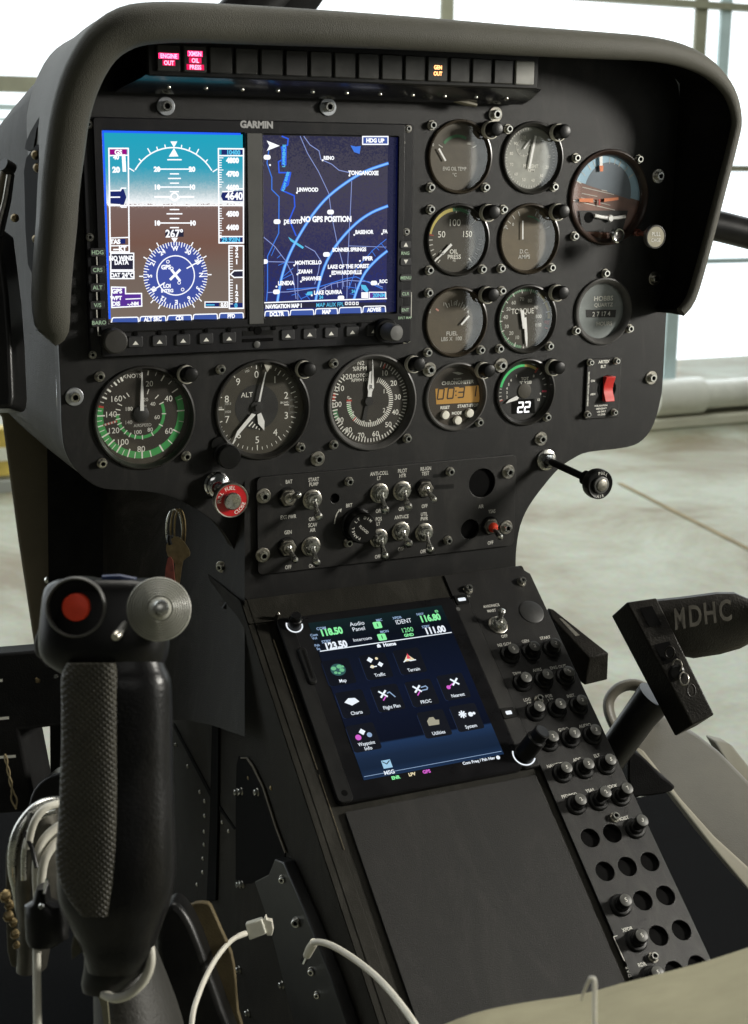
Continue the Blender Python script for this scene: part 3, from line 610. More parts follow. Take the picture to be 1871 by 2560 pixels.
# --- hour meter
GA['hour'] = (HOUR[0], HOUR[1], 1)
t, x, z, r = gauge('hour', 'hour_meter', 'round hour meter reading QUARTZ HOURS, lowest round dial near the right panel edge', 'hour meter', ring=RINGG, dial=mat('dial_glass_haze_hour', (.22, .245, .24), .45, var=.25, scale=60), r0=23)  # dial lightened in its colour to show haze on the glass
b = B(); tx(b, 'HOBBS', cA(1257, 1300), 5.6, WHITE, bold=.02, xs=1.1); tx(b, 'QUARTZ', cA(1257, 1342), 4.4, WHITE, xs=1.05); tx(b, 'HOURS', cA(1262, 1465), 4.6, WHITE, xs=1.05)
q = [D(cA(*a)) for a in ((1140, 1375), (1340, 1375), (1335, 1425), (1145, 1425))]; b.poly(q, HM-.05, DIALD); tx(b, '2 7 17 4', cA(1243, 1402), 5.4, WHITE); b.build('markings', t)
gscrews(t, [cA(1278, 1137), cA(1085, 1513), cA(1435, 1500)])
# --- chronometer
t, x, z, r = gauge('chrono', 'chronometer', 'round digital chronometer with an amber display reading 00:31 and three white buttons', 'clock', ring=RINGG, dial=mat('clock_face', (.038, .028, .018), .5, var=.2, scale=60), r0=24.4)
LCD = mat('amber_lcd', (.42, .23, .05), .4, var=.08, scale=60, emit=(1, .5, .10), es=.10)
b = B(); q = [D(cC(*a)) for a in ((800, 288), (1055, 268), (1062, 366), (806, 380))]; b.poly(q, HM-.05, LCD); b.build('lcd', t)
b = B(); SEG = mat('lcd_segment', (.03, .02, .012), .6, var=.1)
def seg7(b, ch, x, z, w, hh, th, h, m, sh=.12):
    on = {'0': 'abcdef', '1': 'bc', '2': 'abged', '3': 'abgcd', '5': 'afgcd', '7': 'abc', '4': 'fgbc'}[ch]; L = {'a': ((0, 1), (1, 1)), 'b': ((1, 1), (1, .5)), 'c': ((1, .5), (1, 0)), 'd': ((0, 0), (1, 0)), 'e': ((0, 0), (0, .5)), 'f': ((0, .5), (0, 1)), 'g': ((0, .5), (1, .5))}
    for c in on:
        (a0, b0), (a1, b1) = L[c]; dx, dz = (a1-a0)*.08, (b1-b0)*.08
        b.line([(x+(a0+dx-.5)*w+(b0+dz-.5)*hh*sh, z+(b0+dz-.5)*hh), (x+(a1-dx-.5)*w+(b1-dz-.5)*hh*sh, z+(b1-dz-.5)*hh)], th, h, m)
for ch, q in (('0', (832, 318)), ('0', (890, 314)), ('3', (952, 308)), ('1', (1022, 304))): px_, pz_ = D(cC(*q)); seg7(b, ch, px_, pz_, 5.2, 8.4, 1.15, HM+.05, SEG)
for q in ((921, 302), (921, 326)): b.disc(*D(cC(*q)), .7, HM+.05, SEG, 10)
b.build('lcd_digits', t)
b = B(); tx(b, 'CHRONOMETER', cC(932, 250), 4.0, WHITE, bold=.03, xs=.98); tx(b, 'RESET', cC(857, 398), 3.4, WHITE, bold=.03, xs=.95); tx(b, 'START-STOP', cC(992, 387), 3.4, WHITE, bold=.03); tx(b, 'MODE', cC(926, 431), 3.4, WHITE, bold=.03, xs=.95)
tx(b, 'QUARTZ', cC(930, 229), 1.8, INK); q = [D(cC(*a)) for a in ((900, 192), (932, 188), (966, 198), (938, 206))]; b.poly(q, HM, INK); b.build('markings', t)
for q in ((862, 444), (1006, 433), (935, 476)):
    b = B(); p = P(*cC(*q), -1); b.lathe((p[0], 0, p[1]), [(3.6, HD), (3.6, -1.5), (3.1, -.9), (.01, -.7)], mat('white_button', (.78, .76, .66), .4, var=.06), 24); b.build('push_button', t)
gscrews(t, [cC(1065, 487)]); x_, z_ = P(*cC(773, 177), 3); put(SCRB, t, x_, 0, z_)
# --- turbine outlet temperature
t, x, z, r = gauge('tot', 'turbine_temperature_gauge', 'round TOT gauge with a green to red arc and white digits reading 22', r0=24.2, dial=DIALD)
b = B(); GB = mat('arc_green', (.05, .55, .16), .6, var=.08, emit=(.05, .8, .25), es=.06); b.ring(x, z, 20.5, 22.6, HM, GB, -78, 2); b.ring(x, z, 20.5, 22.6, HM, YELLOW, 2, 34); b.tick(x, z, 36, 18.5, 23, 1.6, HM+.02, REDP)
for a in (50, 64, 78, 105, -82, -90, -98, -106): b.tick(x, z, a, 20.5, 23, .6, HM, WHITE if a > 0 else INK)
b.tick(x, z, 93, 18.5, 23, 1.6, HM+.02, mat('mark_red', (.8, .06, .12), .6, var=.05)); b.tick(x, z, -108, 20, 23, .8, HM, REDP)
for s, q in (('7', (1278, 213)), ('6', (1247, 236)), ('5', (1233, 262)), ('4', (1222, 286)), ('3', (1222, 310)), ('2', (1222, 336)), ('8', (1380, 212)), ('9', (1420, 318)), ('10', (1407, 352))): tx(b, s, cC(*q), 3.0, WHITE)
tx(b, 'TOT', cC(1328, 228), 3.6, WHITE, bold=.03); tx(b, '°C X100', cC(1332, 251), 3.6, WHITE, bold=.03, xs=.9); b.build('markings', t)
b = B(); q = [D(cC(*a)) for a in ((1248, 352), (1385, 346), (1388, 432), (1250, 437))]; b.poly(q, HM-.1, PIT); EMW = emat('digits_white', (1, 1, 1), 1.6)
for ch, q in (('2', (1302, 397)), ('2', (1342, 395))): px_, pz_ = D(cC(*q)); seg7(b, ch, px_, pz_, 4.4, 8.0, 1.5, HM+.05, EMW, sh=.08)
b.build('digital_readout', t)
b = B(); p = D(cC(1325, 300)); b.lathe((p[0], HD, p[1]), [(6.5, 0), (6.3, .8), (5, 1.1)], DIAL, 32); b.build('hub_cover', t)
b = B(); b.prism([D(cC(*q), -2) for q in ((1216, 374), (1236, 352), (1280, 330), (1292, 340), (1284, 354), (1250, 364))], -2.4, -2, NEEDLE); b.build('needle', t)
gscrews(t, [cC(1465, 457)]); x_, z_ = P(*cC(1197, 152), 3); put(SCRB, t, x_, 0, z_)
# --- airspeed
t, x, z, r = gauge('airspeed', 'airspeed_indicator', 'large airspeed dial marked KNOTS with wide green arcs, leftmost of the big bottom row dials', 'airspeed indicator', ring=RING, dial=mat('dial_black_b', (.028, .022, .016), .6, var=.25, scale=60))
b = B(); dx, dz = D(cB(566, 470)); R0 = 33.2
b.ring(dx, dz, R0-5.0, R0, HM-.1, GREEN, 68, 282); b.ring(dx, dz, 16.3, 18.6, HM-.1, GREEN, 65, 273); b.ring(dx, dz, R0-5, R0, HM-.05, REDP, 282, 285)
for a, rr0, w in ((12, 29, 1.1), (23, 30, .5), (34, 28.5, 1.1), (46, 30, .5), (59, 28, 1.0), (73, 29.5, .5), (89, 27.5, 1.0), (104, 29.5, .5), (119, 27.5, 1.1), (136, 28.8, .8), (151, 27.5, 1.3), (168, 28.5, .8), (180, 27.2, 1.2), (190, 28.8, .7), (199.5, 27, 1.1), (207, 29, .6), (215, 26.5, 1.2), (222.5, 29, .6), (229, 27, 1.2), (236, 29.5, .6), (242.5, 26.5, 1.2), (250, 29.2, .6), (257, 28, 1.), (264, 29.2, .6), (271, 26.8, 1.1), (278, 29.4, .6), (290, 29, .6), (297, 28, 1.4), (303, 29.5, .6), (309, 28, 1.6), (316, 29.5, .7), (322, 28, 1.5), (328, 28.4, 1.1), (333, 28, 1.8)):
    b.tick(dx, dz, a, rr0, R0+.2, w*.9, HM, WHITE)
for a, rr0 in ((20, 15.4), (46, 15.4), (66, 15.5), (93, 15.8), (122, 15.8), (152, 15.8), (178, 15.8), (196, 15.6), (210, 15.6), (223, 15.6), (236, 15.6), (249, 15.6), (261, 15.6), (272, 15.6), (284, 15.6), (297, 15.6), (318, 16.5), (328, 15.6)): b.tick(dx, dz, a, rr0, 19.2, .7, HM, WHITE)
for k in range(4): b.tick(dx, dz, 257, 19.5+k*2.4, 20.8+k*2.4, 1.5, HM, INK)
for k in range(5): b.tick(dx, dz, 257, 18.3+k*2.4, 19.5+k*2.4, 1.5, HM, REDP)
for s, q, sz in (('20', (620, 277), 5.8), ('40', (742, 372), 6.2), ('60', (743, 577), 6.2), ('80', (568, 692), 6.2), ('100', (450, 648), 6.2), ('120', (392, 575), 6.0), ('140', (375, 472), 6.2), ('160', (408, 373), 6.2), ('KNOTS', (512, 228), 4.2), ('20', (597, 378), 3.8), ('40', (642, 406), 4.0), ('60', (669, 490), 4.2), ('80', (625, 569), 4.2), ('100', (545, 585), 4.2), ('140', (487, 523), 3.9), ('180', (489, 437), 4.0), ('AIRSPEED', (577, 541), 3.2), ('MPH', (580, 420), 2.6)): tx(b, s, cB(*q), sz, WHITE if sz > 3.9 else INK, bold=0.)
b.build('markings', t)
b = B(); b.prism([D(cB(*q), -2) for q in ((562, 450), (586, 450), (583, 320), (576, 205), (571, 205), (566, 320))], -2.5, -2, NEEDLE); b.prism([D(cB(*q), -2) for q in ((569, 215), (573, 215), (573, 183), (567, 183))], -2.5, -2.1, GREYP); b.build('needle', t)
b = B(); b.lathe((dx, 0, dz), [(6, HD), (6, -3), (5.4, -2.6)], DIALD, 28); b.build('hub', t)
gscrews(t, [cB(310, 235), cB(325, 787), cB(860, 742)])
# --- altimeter
t, x, z, r = gauge('altimeter', 'altimeter', 'large altimeter dial marked ALT with numerals 0 to 9 and a black setting knob', 'altimeter', dial=DIAL, r0=34.6)
b = B(); dx, dz = D(cB(1303, 427)); b.disc(dx, dz, 17.5, HM-.12, DIALD, 48)
for k in range(50): b.tick(dx, dz, k*7.2, 29.2 if k % 5 == 0 else 31, 33.4, .7 if k % 5 == 0 else .45, HM, WHITE)
for k in range(10): a = radians(k*36); b.text(str(k), dx+25.2*sin(a), dz+25.2*cos(a), 7.6, HM, WHITE, bold=0.)
tx(b, 'ALT', cB(1240, 348), 5.4, WHITE, bold=0., rot=0); tx(b, '100', cB(1240, 198), 2.6, INK, rot=14); tx(b, 'IN.HG', cB(1478, 397), 2.4, WHITE); tx(b, '1013', cB(1120, 405), 2.5, INK); tx(b, '1020', cB(1118, 456), 2.5, INK); tx(b, 'MB', cB(1072, 430), 2, INK)
for k in range(3): tx(b, ('2995', '2990', '2985')[k], cB(1530, 380+k*40), 2.3, INKD, rot=-90*0)
for k in range(18): b.line([D(cB(1506, 365+k*6)), D(cB(1511, 365+k*6))], .2, HM, INKD); b.line([D(cB(1096, 390+k*6)), D(cB(1101, 390+k*6))], .2, HM, INKD)
b.line([D(cB(1062, 442)), D(cB(1092, 442))], .9, HM, WHITE); b.line([D(cB(1478, 412)), D(cB(1505, 412))], .7, HM, WHITE)
for k in range(5): b.line([D(cB(1232+k*22, 540+k*7)), D(cB(1262+k*14, 508+k*14))], .9, HM, WHITE)
b.build('markings', t)
b = B(); b.prism([D(cB(*q), -1.9) for q in ((1272, 466), (1296, 474), (1190, 600), (1156, 640), (1178, 580))], -2.3, -1.9, NEEDLE); b.prism([D(cB(*q), -1.9) for q in ((1160, 632), (1166, 636), (1150, 665), (1146, 662))], -2.3, -2, NEEDLE); b.build('long_needle', t)
b = B(); b.prism([D(cB(*q), -2.6) for q in ((1306, 474), (1330, 462), (1352, 516), (1350, 575), (1312, 532))], -3., -2.6, NEEDLE); b.build('short_needle', t)
b = B(); b.prism([D(cB(*q), -1.4) for q in ((1313, 392), (1325, 392), (1345, 290), (1363, 205), (1357, 203), (1335, 290))], -1.8, -1.4, NEEDLE); b.prism([D(cB(*q), -1.4) for q in ((1350, 155), (1398, 160), (1368, 205))], -1.8, -1.4, IVORY); b.build('ten_thousand_needle', t)
b = B(); b.lathe((dx, HD, dz), [(5, 0), (5, 1.2), (2.2, 1.4), (2.2, 3)], DIALD, 24); b.build('hub', t)
b = B(); p = P(*cB(1130, 745), 12); p0 = P(*cB(1090, 700), 2); b.lathe((p[0], 0, p[1]), [(9, 0), (9, 2), (6, 3), (8.6, 5), (9.2, 11), (8.2, 12.4), (.1, 12.6)], BLACK, 36); b.lathe((p0[0]-3, 0, p0[1]+4), [(6.5, 0), (6.5, 1.2), (6, 1.6)], BLACK, 24); b.build('setting_knob', t)
gscrews(t, [cB(1080, 190), cB(1587, 685)])
# --- rotor / N2 tachometer
t, x, z, r = gauge('rotor', 'rotor_tachometer', 'large dual tachometer marked N2 % RPM and ROTOR with two rings of white ticks', 'tachometer', ring=RINGG, dial=mat('dial_black_c', (.026, .022, .016), .6, var=.25, scale=60), r0=34.2)
b = B(); dx, dz = D(cC(412, 365)); 
dx, dz = x, z
for k in range(62):
    a = 18+k*4.85
    if a < 318: b.tick(dx, dz, a, 29.5 if k % 5 else 28.2, 32.6, .8, HM, INK if a < 70 else WHITE)
for k in range(54): b.tick(dx, dz, 22+k*4.9, 16.5 if k % 9 else 15.6, 20.2, .75, HM, WHITE)
b.ring(dx, dz, 17, 20, HM-.1, GREEN, 228, 268); b.ring(dx, dz, 28.6, 32, HM-.1, GREEND, 246, 262); b.tick(dx, dz, 276, 15.8, 20.4, 1.4, HM+.05, REDP); b.tick(dx, dz, 226, 16.8, 20.4, 1.1, HM+.05, REDP); b.ring(dx, dz, 30.5, 32.5, HM-.05, REDP, 274, 286); b.tick(dx, dz, 24, 28, 32, 1.2, HM+.05, REDP)
for s, q, sz in (('10', (500, 195), 6), ('20', (554, 254), 6), ('30', (577, 336), 6), ('40', (563, 425), 6), ('50', (522, 498), 6), ('60', (447, 552), 6), ('70', (361, 562), 6), ('80', (288, 530), 6), ('90', (238, 472), 6), ('100', (216, 380), 6), ('110', (231, 286), 6), ('120', (279, 216), 6), ('N2', (360, 136), 4.8), ('%RPM', (354, 168), 4.8), ('ROTOR', (360, 209), 4.0), ('RPM×100', (356, 235), 3.8), ('1', (497, 302), 5), ('2', (497, 414), 5), ('3', (414, 484), 5), ('4', (313, 452), 5), ('5', (286, 344), 5)): tx(b, s, cC(*q), sz, WHITE, bold=.004)
b.build('markings', t)
b = B(); b.prism([D(cC(*q), -1.8) for q in ((402, 335), (424, 335), (426, 308), (438, 280), (435, 180), (430, 108), (426, 180), (412, 190), (400, 280), (404, 308))], -2.3, -1.8, NEEDLE); p = D(cC(420, 277), -1.7); b.text('R', p[0], p[1], 5, -1.65, MATTE); b.line([D(cC(428, 140), -1.7), D(cC(422, 255), -1.7)], .5, -1.7, DIALD); b.build('needle', t)
b = B(); p = D(cC(385, 430)); b.prism([D(cC(*q), -3) for q in ((368, 470), (392, 474), (412, 345), (396, 342))], -3.3, -3, DIALD); b.lathe((D(cC(405, 360))[0], HD, D(cC(405, 360))[1]), [(3.5, 0), (3.5, 2)], DIALD, 20); b.build('dark_needle', t)
gscrews(t, [cC(207, 140), cC(207, 620), cC(640, 583)])

# ================================================================== POST LIGHTS
PH = 15.
def post(x, z, label):
    t = thing('post_light', label, 'post light', (x, 0, z), group='post lights beside the gauges')
    b = B(); b.lathe((x, 0, z), [(6.4, 0), (6.4, 1.2), (5.5, 2), (5.5, PH-1.2), (5.0, PH-.3), (4.4, PH), (.1, PH+.1)], BLACK, 32); b.build('cap', t)
    b = B(); b.lathe((x-.9, 0, z-.9), [(6.3, 3.2), (6.8, 3.2), (6.8, 7.2), (6.0, 7.6)], IVORY, 32, capend=False); b.build('lens', t)
for q, l in ((cA(562, 188), 'black post light between the ENG OIL TEMP dial and the PERCENT RPM dial'), (cA(1008, 205), 'black post light at the upper right of the PERCENT RPM dial'), (cA(545, 735), 'black post light between the OIL PRESS dial and the DC AMPS dial'),
             (cA(1002, 730), 'black post light at the upper right of the DC AMPS dial'), (cA(538, 1278), 'black post light between the FUEL dial and the TORQUE dial'), (cA(998, 1264), 'black post light at the upper right of the TORQUE dial'),
             (cC(708, 145), 'black post light between the ROTOR tachometer and the chronometer'), (cC(1122, 182), 'black post light between the chronometer and the TOT gauge'), (cC(1537, 165), 'black post light at the upper right of the TOT gauge'),
             (cB(888, 222), 'black post light at the upper right of the airspeed dial'), (cB(1640, 190), 'black post light between the ALT dial and the N2 tachometer')):
    post(*P(*q, PH), l)

# ================================================================== PANEL CONTROLS
# red pull fuel knob
p0 = P(542, 1211, 2); kx, kz = P(579, 1251, 30)
t = thing('fuel_shutoff_knob', 'round red pull knob lettered PULL FUEL CLOSE with a steel centre', 'pull knob', (p0[0], 0, p0[1]))
b = B(); b.lathe((p0[0], 0, p0[1]), [(10, 0), (10, 2.5), (8.8, 4), (9.2, 5), (9.2, 8), (7, 9.5)], CHROME, 36); b.build('collar', t)
b = B(); b.lathe((kx, 0, kz), [(5.5, 8), (5.5, 20), (9, 24)], STEEL, 28); b.build('shaft', t)
b = B(); b.lathe((kx, 0, kz), [(12.2, 23), (13.2, 25), (13.4, 30), (12.8, 30.8), (12.0, 30.6)], STEELD, 48, capend=False); b.build('knob_rim', t)
b = B(); b.lathe((kx, 0, kz), [(12.2, 24), (12.2, 30.4)], RED, 48); b.build('knob_face', t)
b = B(); b.arctext('PULL FUEL', kx, kz, 9.7, -92, 13.2, 3.9, 30.55, WHITE); b.arctext('CLOSE', kx, kz, 9.7, 160, -13, 3.9, 30.55, WHITE); b.build('lettering', t)
b = B(); b.lathe((kx, 0, kz), [(6.4, 30.4), (6.6, 33.5), (5.8, 34.4), (.1, 34.0)], STEEL, 40); b.build('centre_button', t)
# cabin pull handle
p0 = P(1368, 1150, 2); e = P(1502, 1212, 58)
t = thing('black_pull_handle', 'black pull handle on a long thin rod sticking out of a chrome nut', 'pull handle', (p0[0], 0, p0[1]))
b = B(); b.lathe((p0[0], 0, p0[1]), [(9, 0), (9, 1.6), (8.4, 2)], STEEL, 36); b.lathe((p0[0], 0, p0[1]), [(7, 2), (7, 6), (6, 7), (4, 7.2)], CHROME, 6); b.build('nut', t)
dv = Vector((e[0]-p0[0], 56, e[1]-p0[1]))
b = B(); b.lathe((p0[0], 2, p0[1]), [(3.1, 0), (3.1, dv.length*.86)], BLACK, 20, d=dv); b.build('rod', t)
b = B(); b.lathe((p0[0], 2, p0[1]), [(3.2, dv.length*.66), (6.0, dv.length*.70), (6.4, dv.length*.80), (7.5, dv.length*.84)], MATTE, 28, d=dv); b.lathe((e[0], 58-9, e[1]), [(8, -1), (12, 0), (12.6, 3.5), (12.2, 8.2), (11.2, 9), (9.4, 8.4), (6.6, 8.0)], BLACK, 40); b.build('knob', t)
b = B(); b.lathe((e[0], 57, e[1]), [(7, -1), (7, 2.6), (6.2, 3.0)], GREYP, 32); b.lathe((e[0], 57, e[1]), [(4.8, 3), (4.8, 3.6), (4.3, 3.8)], STEELD, 32); b.build('centre_button', t)
b = B(); b.arctext('PULL', e[0], e[1], 9.7, -10, 15, 3.4, 57.9, INK); b.arctext('AIR', e[0], e[1], 9.7, 192, -14, 3.2, 57.9, INK); b.build('lettering', t)
# cage knob
e = P(1640, 592, 40); p0 = P(1592, 580, 2)
t = thing('cage_knob', 'cream round PULL knob on a short shaft at the lower right of the attitude indicator', 'pull knob', (p0[0], 0, p0[1]))
b = B(); dv = Vector((e[0]-p0[0], 38, e[1]-p0[1])); b.lathe((p0[0], 0, p0[1]), [(3, 0), (3, 6), (1.8, 7), (1.8, dv.length)], mat('red_brown_shaft', (.14, .035, .02), .45, var=.3), 20, d=dv); b.build('shaft', t)
b = B(); KN = mat('knob_cream', (.22, .20, .13), .5, var=.3, scale=120); b.lathe((e[0], 36, e[1]), [(8.4, 0), (9.0, 1), (9.0, 3.4), (8.2, 4.2)], KN, 40); b.lathe((e[0], 36, e[1]), [(9.3, 0), (9.4, 4.2), (8.6, 4.6), (8.2, 4.2)], RINGG, 40, capend=False); b.build('knob', t)
b = B(); b.text('PULL', e[0], e[1]+2.2, 4.4, 40.4, INK, xs=.9); b.text('CAGE', e[0], e[1]-2.6, 4.0, 40.4, INK, xs=.9); b.build('lettering', t)
# ELT switch panel
f5 = lambda x, y: (1400+x*.2851, 850+y*.2851)
c = [P(*f5(*q), 1.5) for q in ((248, 165), (545, 155), (525, 680), (225, 690))]
t = thing('elt_switch_panel', 'small black plate with a red rocker switch near the right panel edge', 'switch panel', (c[0][0], 0, c[0][1]))
xa, xb, za, zb_ = c[3][0]-1, c[1][0]-.5, c[3][1]-.5, c[1][1]+.5
b = B(); b.rbox(xa, xb, za, zb_, 0, 2, 1.5, PLATE, .4); b.build('plate', t)
for q in ((283, 200), (513, 187), (258, 657), (492, 638)): x, z = P(*f5(*q), 6); put(SCR, t, x, 2, z).scale = (.8, 1, .8)
b = B(); x, z = P(*f5(420, 425), 3); b.disc(x, z, 8.6, 2.2, PIT, 40, rz=11.5); b.lathe((x, 2, z), [(8.9, 0), (9.0, .7), (8.4, .8)], BLACK, 40, capend=False); b.build('switch_well', t)
b = B(); RR = mat('rocker_red', (.60, .035, .03), .4, var=.1)
w_ = 4.8; prof = [(-10.6, 7.6), (-7.5, 6.6), (-3.5, 4.4), (0, 3.8), (3.5, 4.4), (7.5, 6.6), (10.6, 7.6)]
b.loft([[(x-w_, h, z+a) for a, h in prof]+[(x-w_, 2.3, z+10.6), (x-w_, 2.3, z-10.6)], [(x+w_, h, z+a) for a, h in prof]+[(x+w_, 2.3, z+10.6), (x+w_, 2.3, z-10.6)]], RR, close=True, cap=True); b.build('rocker', t, bevel=.5)
b = B()
for s, q, sz in (('ARTEX', (388, 190), 3.6), ('ELT', (382, 232), 3.2), ('ON', (290, 358), 2.6), ('ARM', (290, 475), 2.4), ('FOR AVIATION', (362, 575), 1.9), ('EMERGENCY', (364, 601), 1.9), ('USE ONLY', (364, 627), 1.9), ('121.5/243', (364, 653), 1.9)): x_, z_ = P(*f5(*q), 2.3); b.text(s, x_, z_, sz, 2.3, WHITE, bold=.02)
x_, z_ = P(*f5(250, 430), 2.3); b.text('EMERGENCY LOCATOR TRANSMITTER', x_, z_, 2.1, 2.3, WHITE, rot=90, bold=.02, xs=.8); b.build('lettering', t)

# ================================================================== SWITCH PANEL
sp = thing('switch_panel', 'black plate with rows of metal toggle switches below the big dials', 'switch panel', (32, 0, -60))
hS = 3.0
cTL, cTR, cBR, cBL = P(645, 1193, hS), P(1290, 1140, hS), P(1285, 1367, hS), P(645, 1432, hS)
X0, X1, Z1, Z0 = (cTL[0]+cBL[0])/2, (cTR[0]+cBR[0])/2, (cTL[1]+cTR[1])/2, (cBL[1]+cBR[1])/2
SQ = lambda q, h=hS: P(*cS(*q), h)
hl = [circ(*SQ((1390, 178)), 12.6), circ(*SQ((1320, 443)), 8.8), circ(*SQ((545, 266)), 4.2, 24), circ(*SQ((640, 400)), 8.6)]
b = B(); plate(b, rrect(X0, X1, Z0, Z1, 4), hl, .3, hS, PLATE, .35); b.build('plate', sp)
for pts in hl:
    b = B(); cx = sum(a for a, _ in pts)/len(pts); cz = sum(c for _, c in pts)/len(pts); rr = abs(pts[0][0]-cx); b.lathe((cx, .06, cz), [(rr-.1, 0), (rr-.1, .15)], PIT, 32); b.build('hole_shade_disc', sp)  # near-black discs put the shade inside the holes into colour
for q in ((145, 258), (140, 598), (1552, 118), (1540, 438)): x, z = SQ(q, 7); put(SCRB, sp, x, hS, z)
for q in ((632, 172), (628, 525), (1213, 115), (1200, 510)): x, z = SQ(q, 6); put(SCR, sp, x, hS, z)
for s, q in (('BAT', (282, 170)), ('EXT PWR', (278, 372)), ('START', (424, 157)), ('PUMP', (424, 184)), ('OFF', (414, 384)), ('SCAV', (418, 418)), ('AIR', (418, 447)), ('GEN', (277, 460)), ('OFF', (278, 660)), ('OFF', (414, 652)), ('BRT', (627, 306)), ('ANTI-COLL', (800, 122)), ('LT', (798, 150)), ('OFF', (797, 338)), ('POS', (797, 384)), ('LT', (795, 411)), ('OFF', (792, 600)), ('PILOT', (933, 107)), ('HTR', (934, 135)), ('OFF', (928, 326)), ('ANTI-ICE', (928, 372)), ('OFF', (924, 556)), ('RE-IGN', (1067, 95)), ('TEST', (1065, 123)), ('OFF', (1060, 310)), ('UTIL', (1058, 356)), ('PWR', (1058, 382)), ('OFF', (1052, 570)), ('AIR', (1384, 312)), ('YSAS', (1446, 340)), ('OFF', (1438, 520))):
    x, z = SQ(q, hS+.15); b = B(); b.text(s, x, z, 4.3, hS+.15, INK, xs=.72, bold=.015); b.build('switch_label', sp)
b = B()
pts = [SQ(q, hS+.15) for q in ((543, 410), (548, 380), (558, 352), (572, 332))]; b.line(pts, .9, hS+.15, INK); q = [SQ(a, hS+.15) for a in ((585, 324), (564, 332), (580, 346))]; b.poly(q, hS+.15, INK)
b.build('dimmer_arrow', sp)
b = B(); x, z = SQ((660, 430), 14); x, z = SQ((710, 440), 16)
b.lathe((x, 0, z), [(14, hS), (14, hS+1), (12.6, 5), (12.6, 13.5), (11.6, 14.6), (.1, 14.8)], BLACK, 40); kb = b.build('dimmer_knob', sp)
b = B(); b.arctext('PANEL LT DIM', x, z, 8.6, -160, 19, 3.2, 14.95, INK); b.text('FLOOD', x+.8, z-1, 3.0, 14.95, INK, rot=-42); b.build('knob_lettering', kb)
def toggle(par, q, tip, hb, red=False, ball=3.3, brass=False, f=SQ, name='toggle_switch', L=17.):
    x, z = f(q, hb+2) if f is SQ else q
    o = B(); nm = STEELD if brass else STEEL
    o.lathe((x, hb, z), [(8.0, 0), (8.0, .8), (7.6, 1.0)], MATTE if brass else STEELD, 28)
    o.lathe((x, hb, z), [(7.2, 1.0), (7.2, 3.0), (6.7, 3.6), (5.0, 3.7)], nm, 6, capend=False, capstart=True)
    o.lathe((x, hb, z), [(5.2, 2), (5.2, 5.2), (4.6, 6.0), (3.3, 6.0), (2.6, 4.6)], nm, 28)
    for k in range(3): o.lathe((x, hb, z), [(5.25, 3.9+k*.6), (5.45, 4.1+k*.6), (5.25, 4.3+k*.6)], nm, 28, capend=False)
    s = o.build(name, par)
    tx_, tz_ = tip; d = Vector((tx_-x, L, tz_-z)); n = d.length
    o = B(); mm = REDB if red else (STEELD if brass else STEEL)
    o.lathe((x, hb+3.8, z), [(3.2, 0), (3.0, 1.4), (1.9, 2.4), (1.8, n*.5), (2.3, n*.72), (ball*.86, n*.86), (ball, n*.95), (ball*.8, n*1.04), (ball*.3, n*1.09)], STEEL if not brass else STEEL, 20, d=d); o.build('lever', s)
    if red:
        o = B(); o.lathe((x, hb+3.9, z), [(4.4, 0), (4.5, 2.), (3.6, 4), (2.2, 5.4)], REDB, 24, d=d*.6+Vector((0, 6, 0))); o.build('red_boot', s)
for q, tp, br, rd in (((278, 262), (335, 243), True, False), ((420, 275), (450, 375), False, False), ((805, 238), (832, 335), False, False), ((935, 225), (965, 318), False, False), ((1063, 210), (1112, 272), True, False),
                  ((275, 548), (316, 622), True, False), ((412, 545), (437, 638), False, False), ((802, 498), (830, 600), False, False), ((928, 458), (968, 528), False, False), ((1062, 465), (1090, 565), False, False), ((1440, 425), (1492, 488), True, True)):
    toggle(sp, q, SQ(tp, hS+20), hS, rd, 3.6 if not br else 2.7, br)
# dymo strips
b = B(); 
for a, c_ in (((1110, 128), (1178, 148)), ((1118, 190), (1228, 216))):
    q = [SQ(v, hS+.1) for v in (a, (c_[0], a[1]-6), (c_[0], c_[1]-6), c_)]; q = [SQ(a, hS+.1), SQ((c_[0], a[1]-7), hS+.1), SQ((c_[0], c_[1]-7), hS+.1), SQ((a[0], c_[1]), hS+.1)]; b.poly(q, hS+.1, BLACK)
b.build('label_strip', sp)
# ================================================================== TWIN SCREEN FLIGHT DISPLAY
hB = 6.0
fd = thing('flight_display', 'wide twin screen flight display with a sky and ground picture beside a dark blue map', 'flight display', (-80, 0, 160))
c = [P(212, 295, hB), P(1037, 306, hB), P(1030, 861, hB), P(221, 895, hB)]
X0, X1, Z1, Z0 = (c[0][0]+c[3][0])/2, (c[1][0]+c[2][0])/2, (c[0][1]+c[1][1])/2, (c[2][1]+c[3][1])/2
b = B(); b.rbox(X0, X1, Z0, Z1, 0, hB-1.6, 3, BEZEL, .8)
D3 = lambda q, h=hB: P(*c3(*q), h)
D4 = lambda q, h=hB: P(*c4(*q), h)
sx0, sx1 = D3((222, 1000))[0], D3((1358, 1000))[0]; mx0, mx1 = D4((200, 1000))[0], D4((1222, 1000))[0]; sz1, sz0 = D3((700, 272))[1], D3((700, 1822))[1]
fr = plate(B(), rrect(X0+8, X1-9, Z0+1.5, Z1-1, 2), [rrect(sx0-1.6, sx1+1.4, sz0-1.5, sz1+1.6, 1.5), rrect(mx0-1.0, mx1+8.5, sz0-1.5, sz1+1.2, 1.5)], hB-1.7, hB+1.2, BEZEL, .3)
b.build('bezel', fd); fr.build('front_frame', fd)
b = B(); b.rbox(sx1+2.2, mx0-1.8, sz0-5, sz1+1, hB+1.2, hB+2.0, .6, mat('centre_bar', (.085, .085, .08), .5, var=.15, scale=30), .4); b.build('centre_bar', fd)
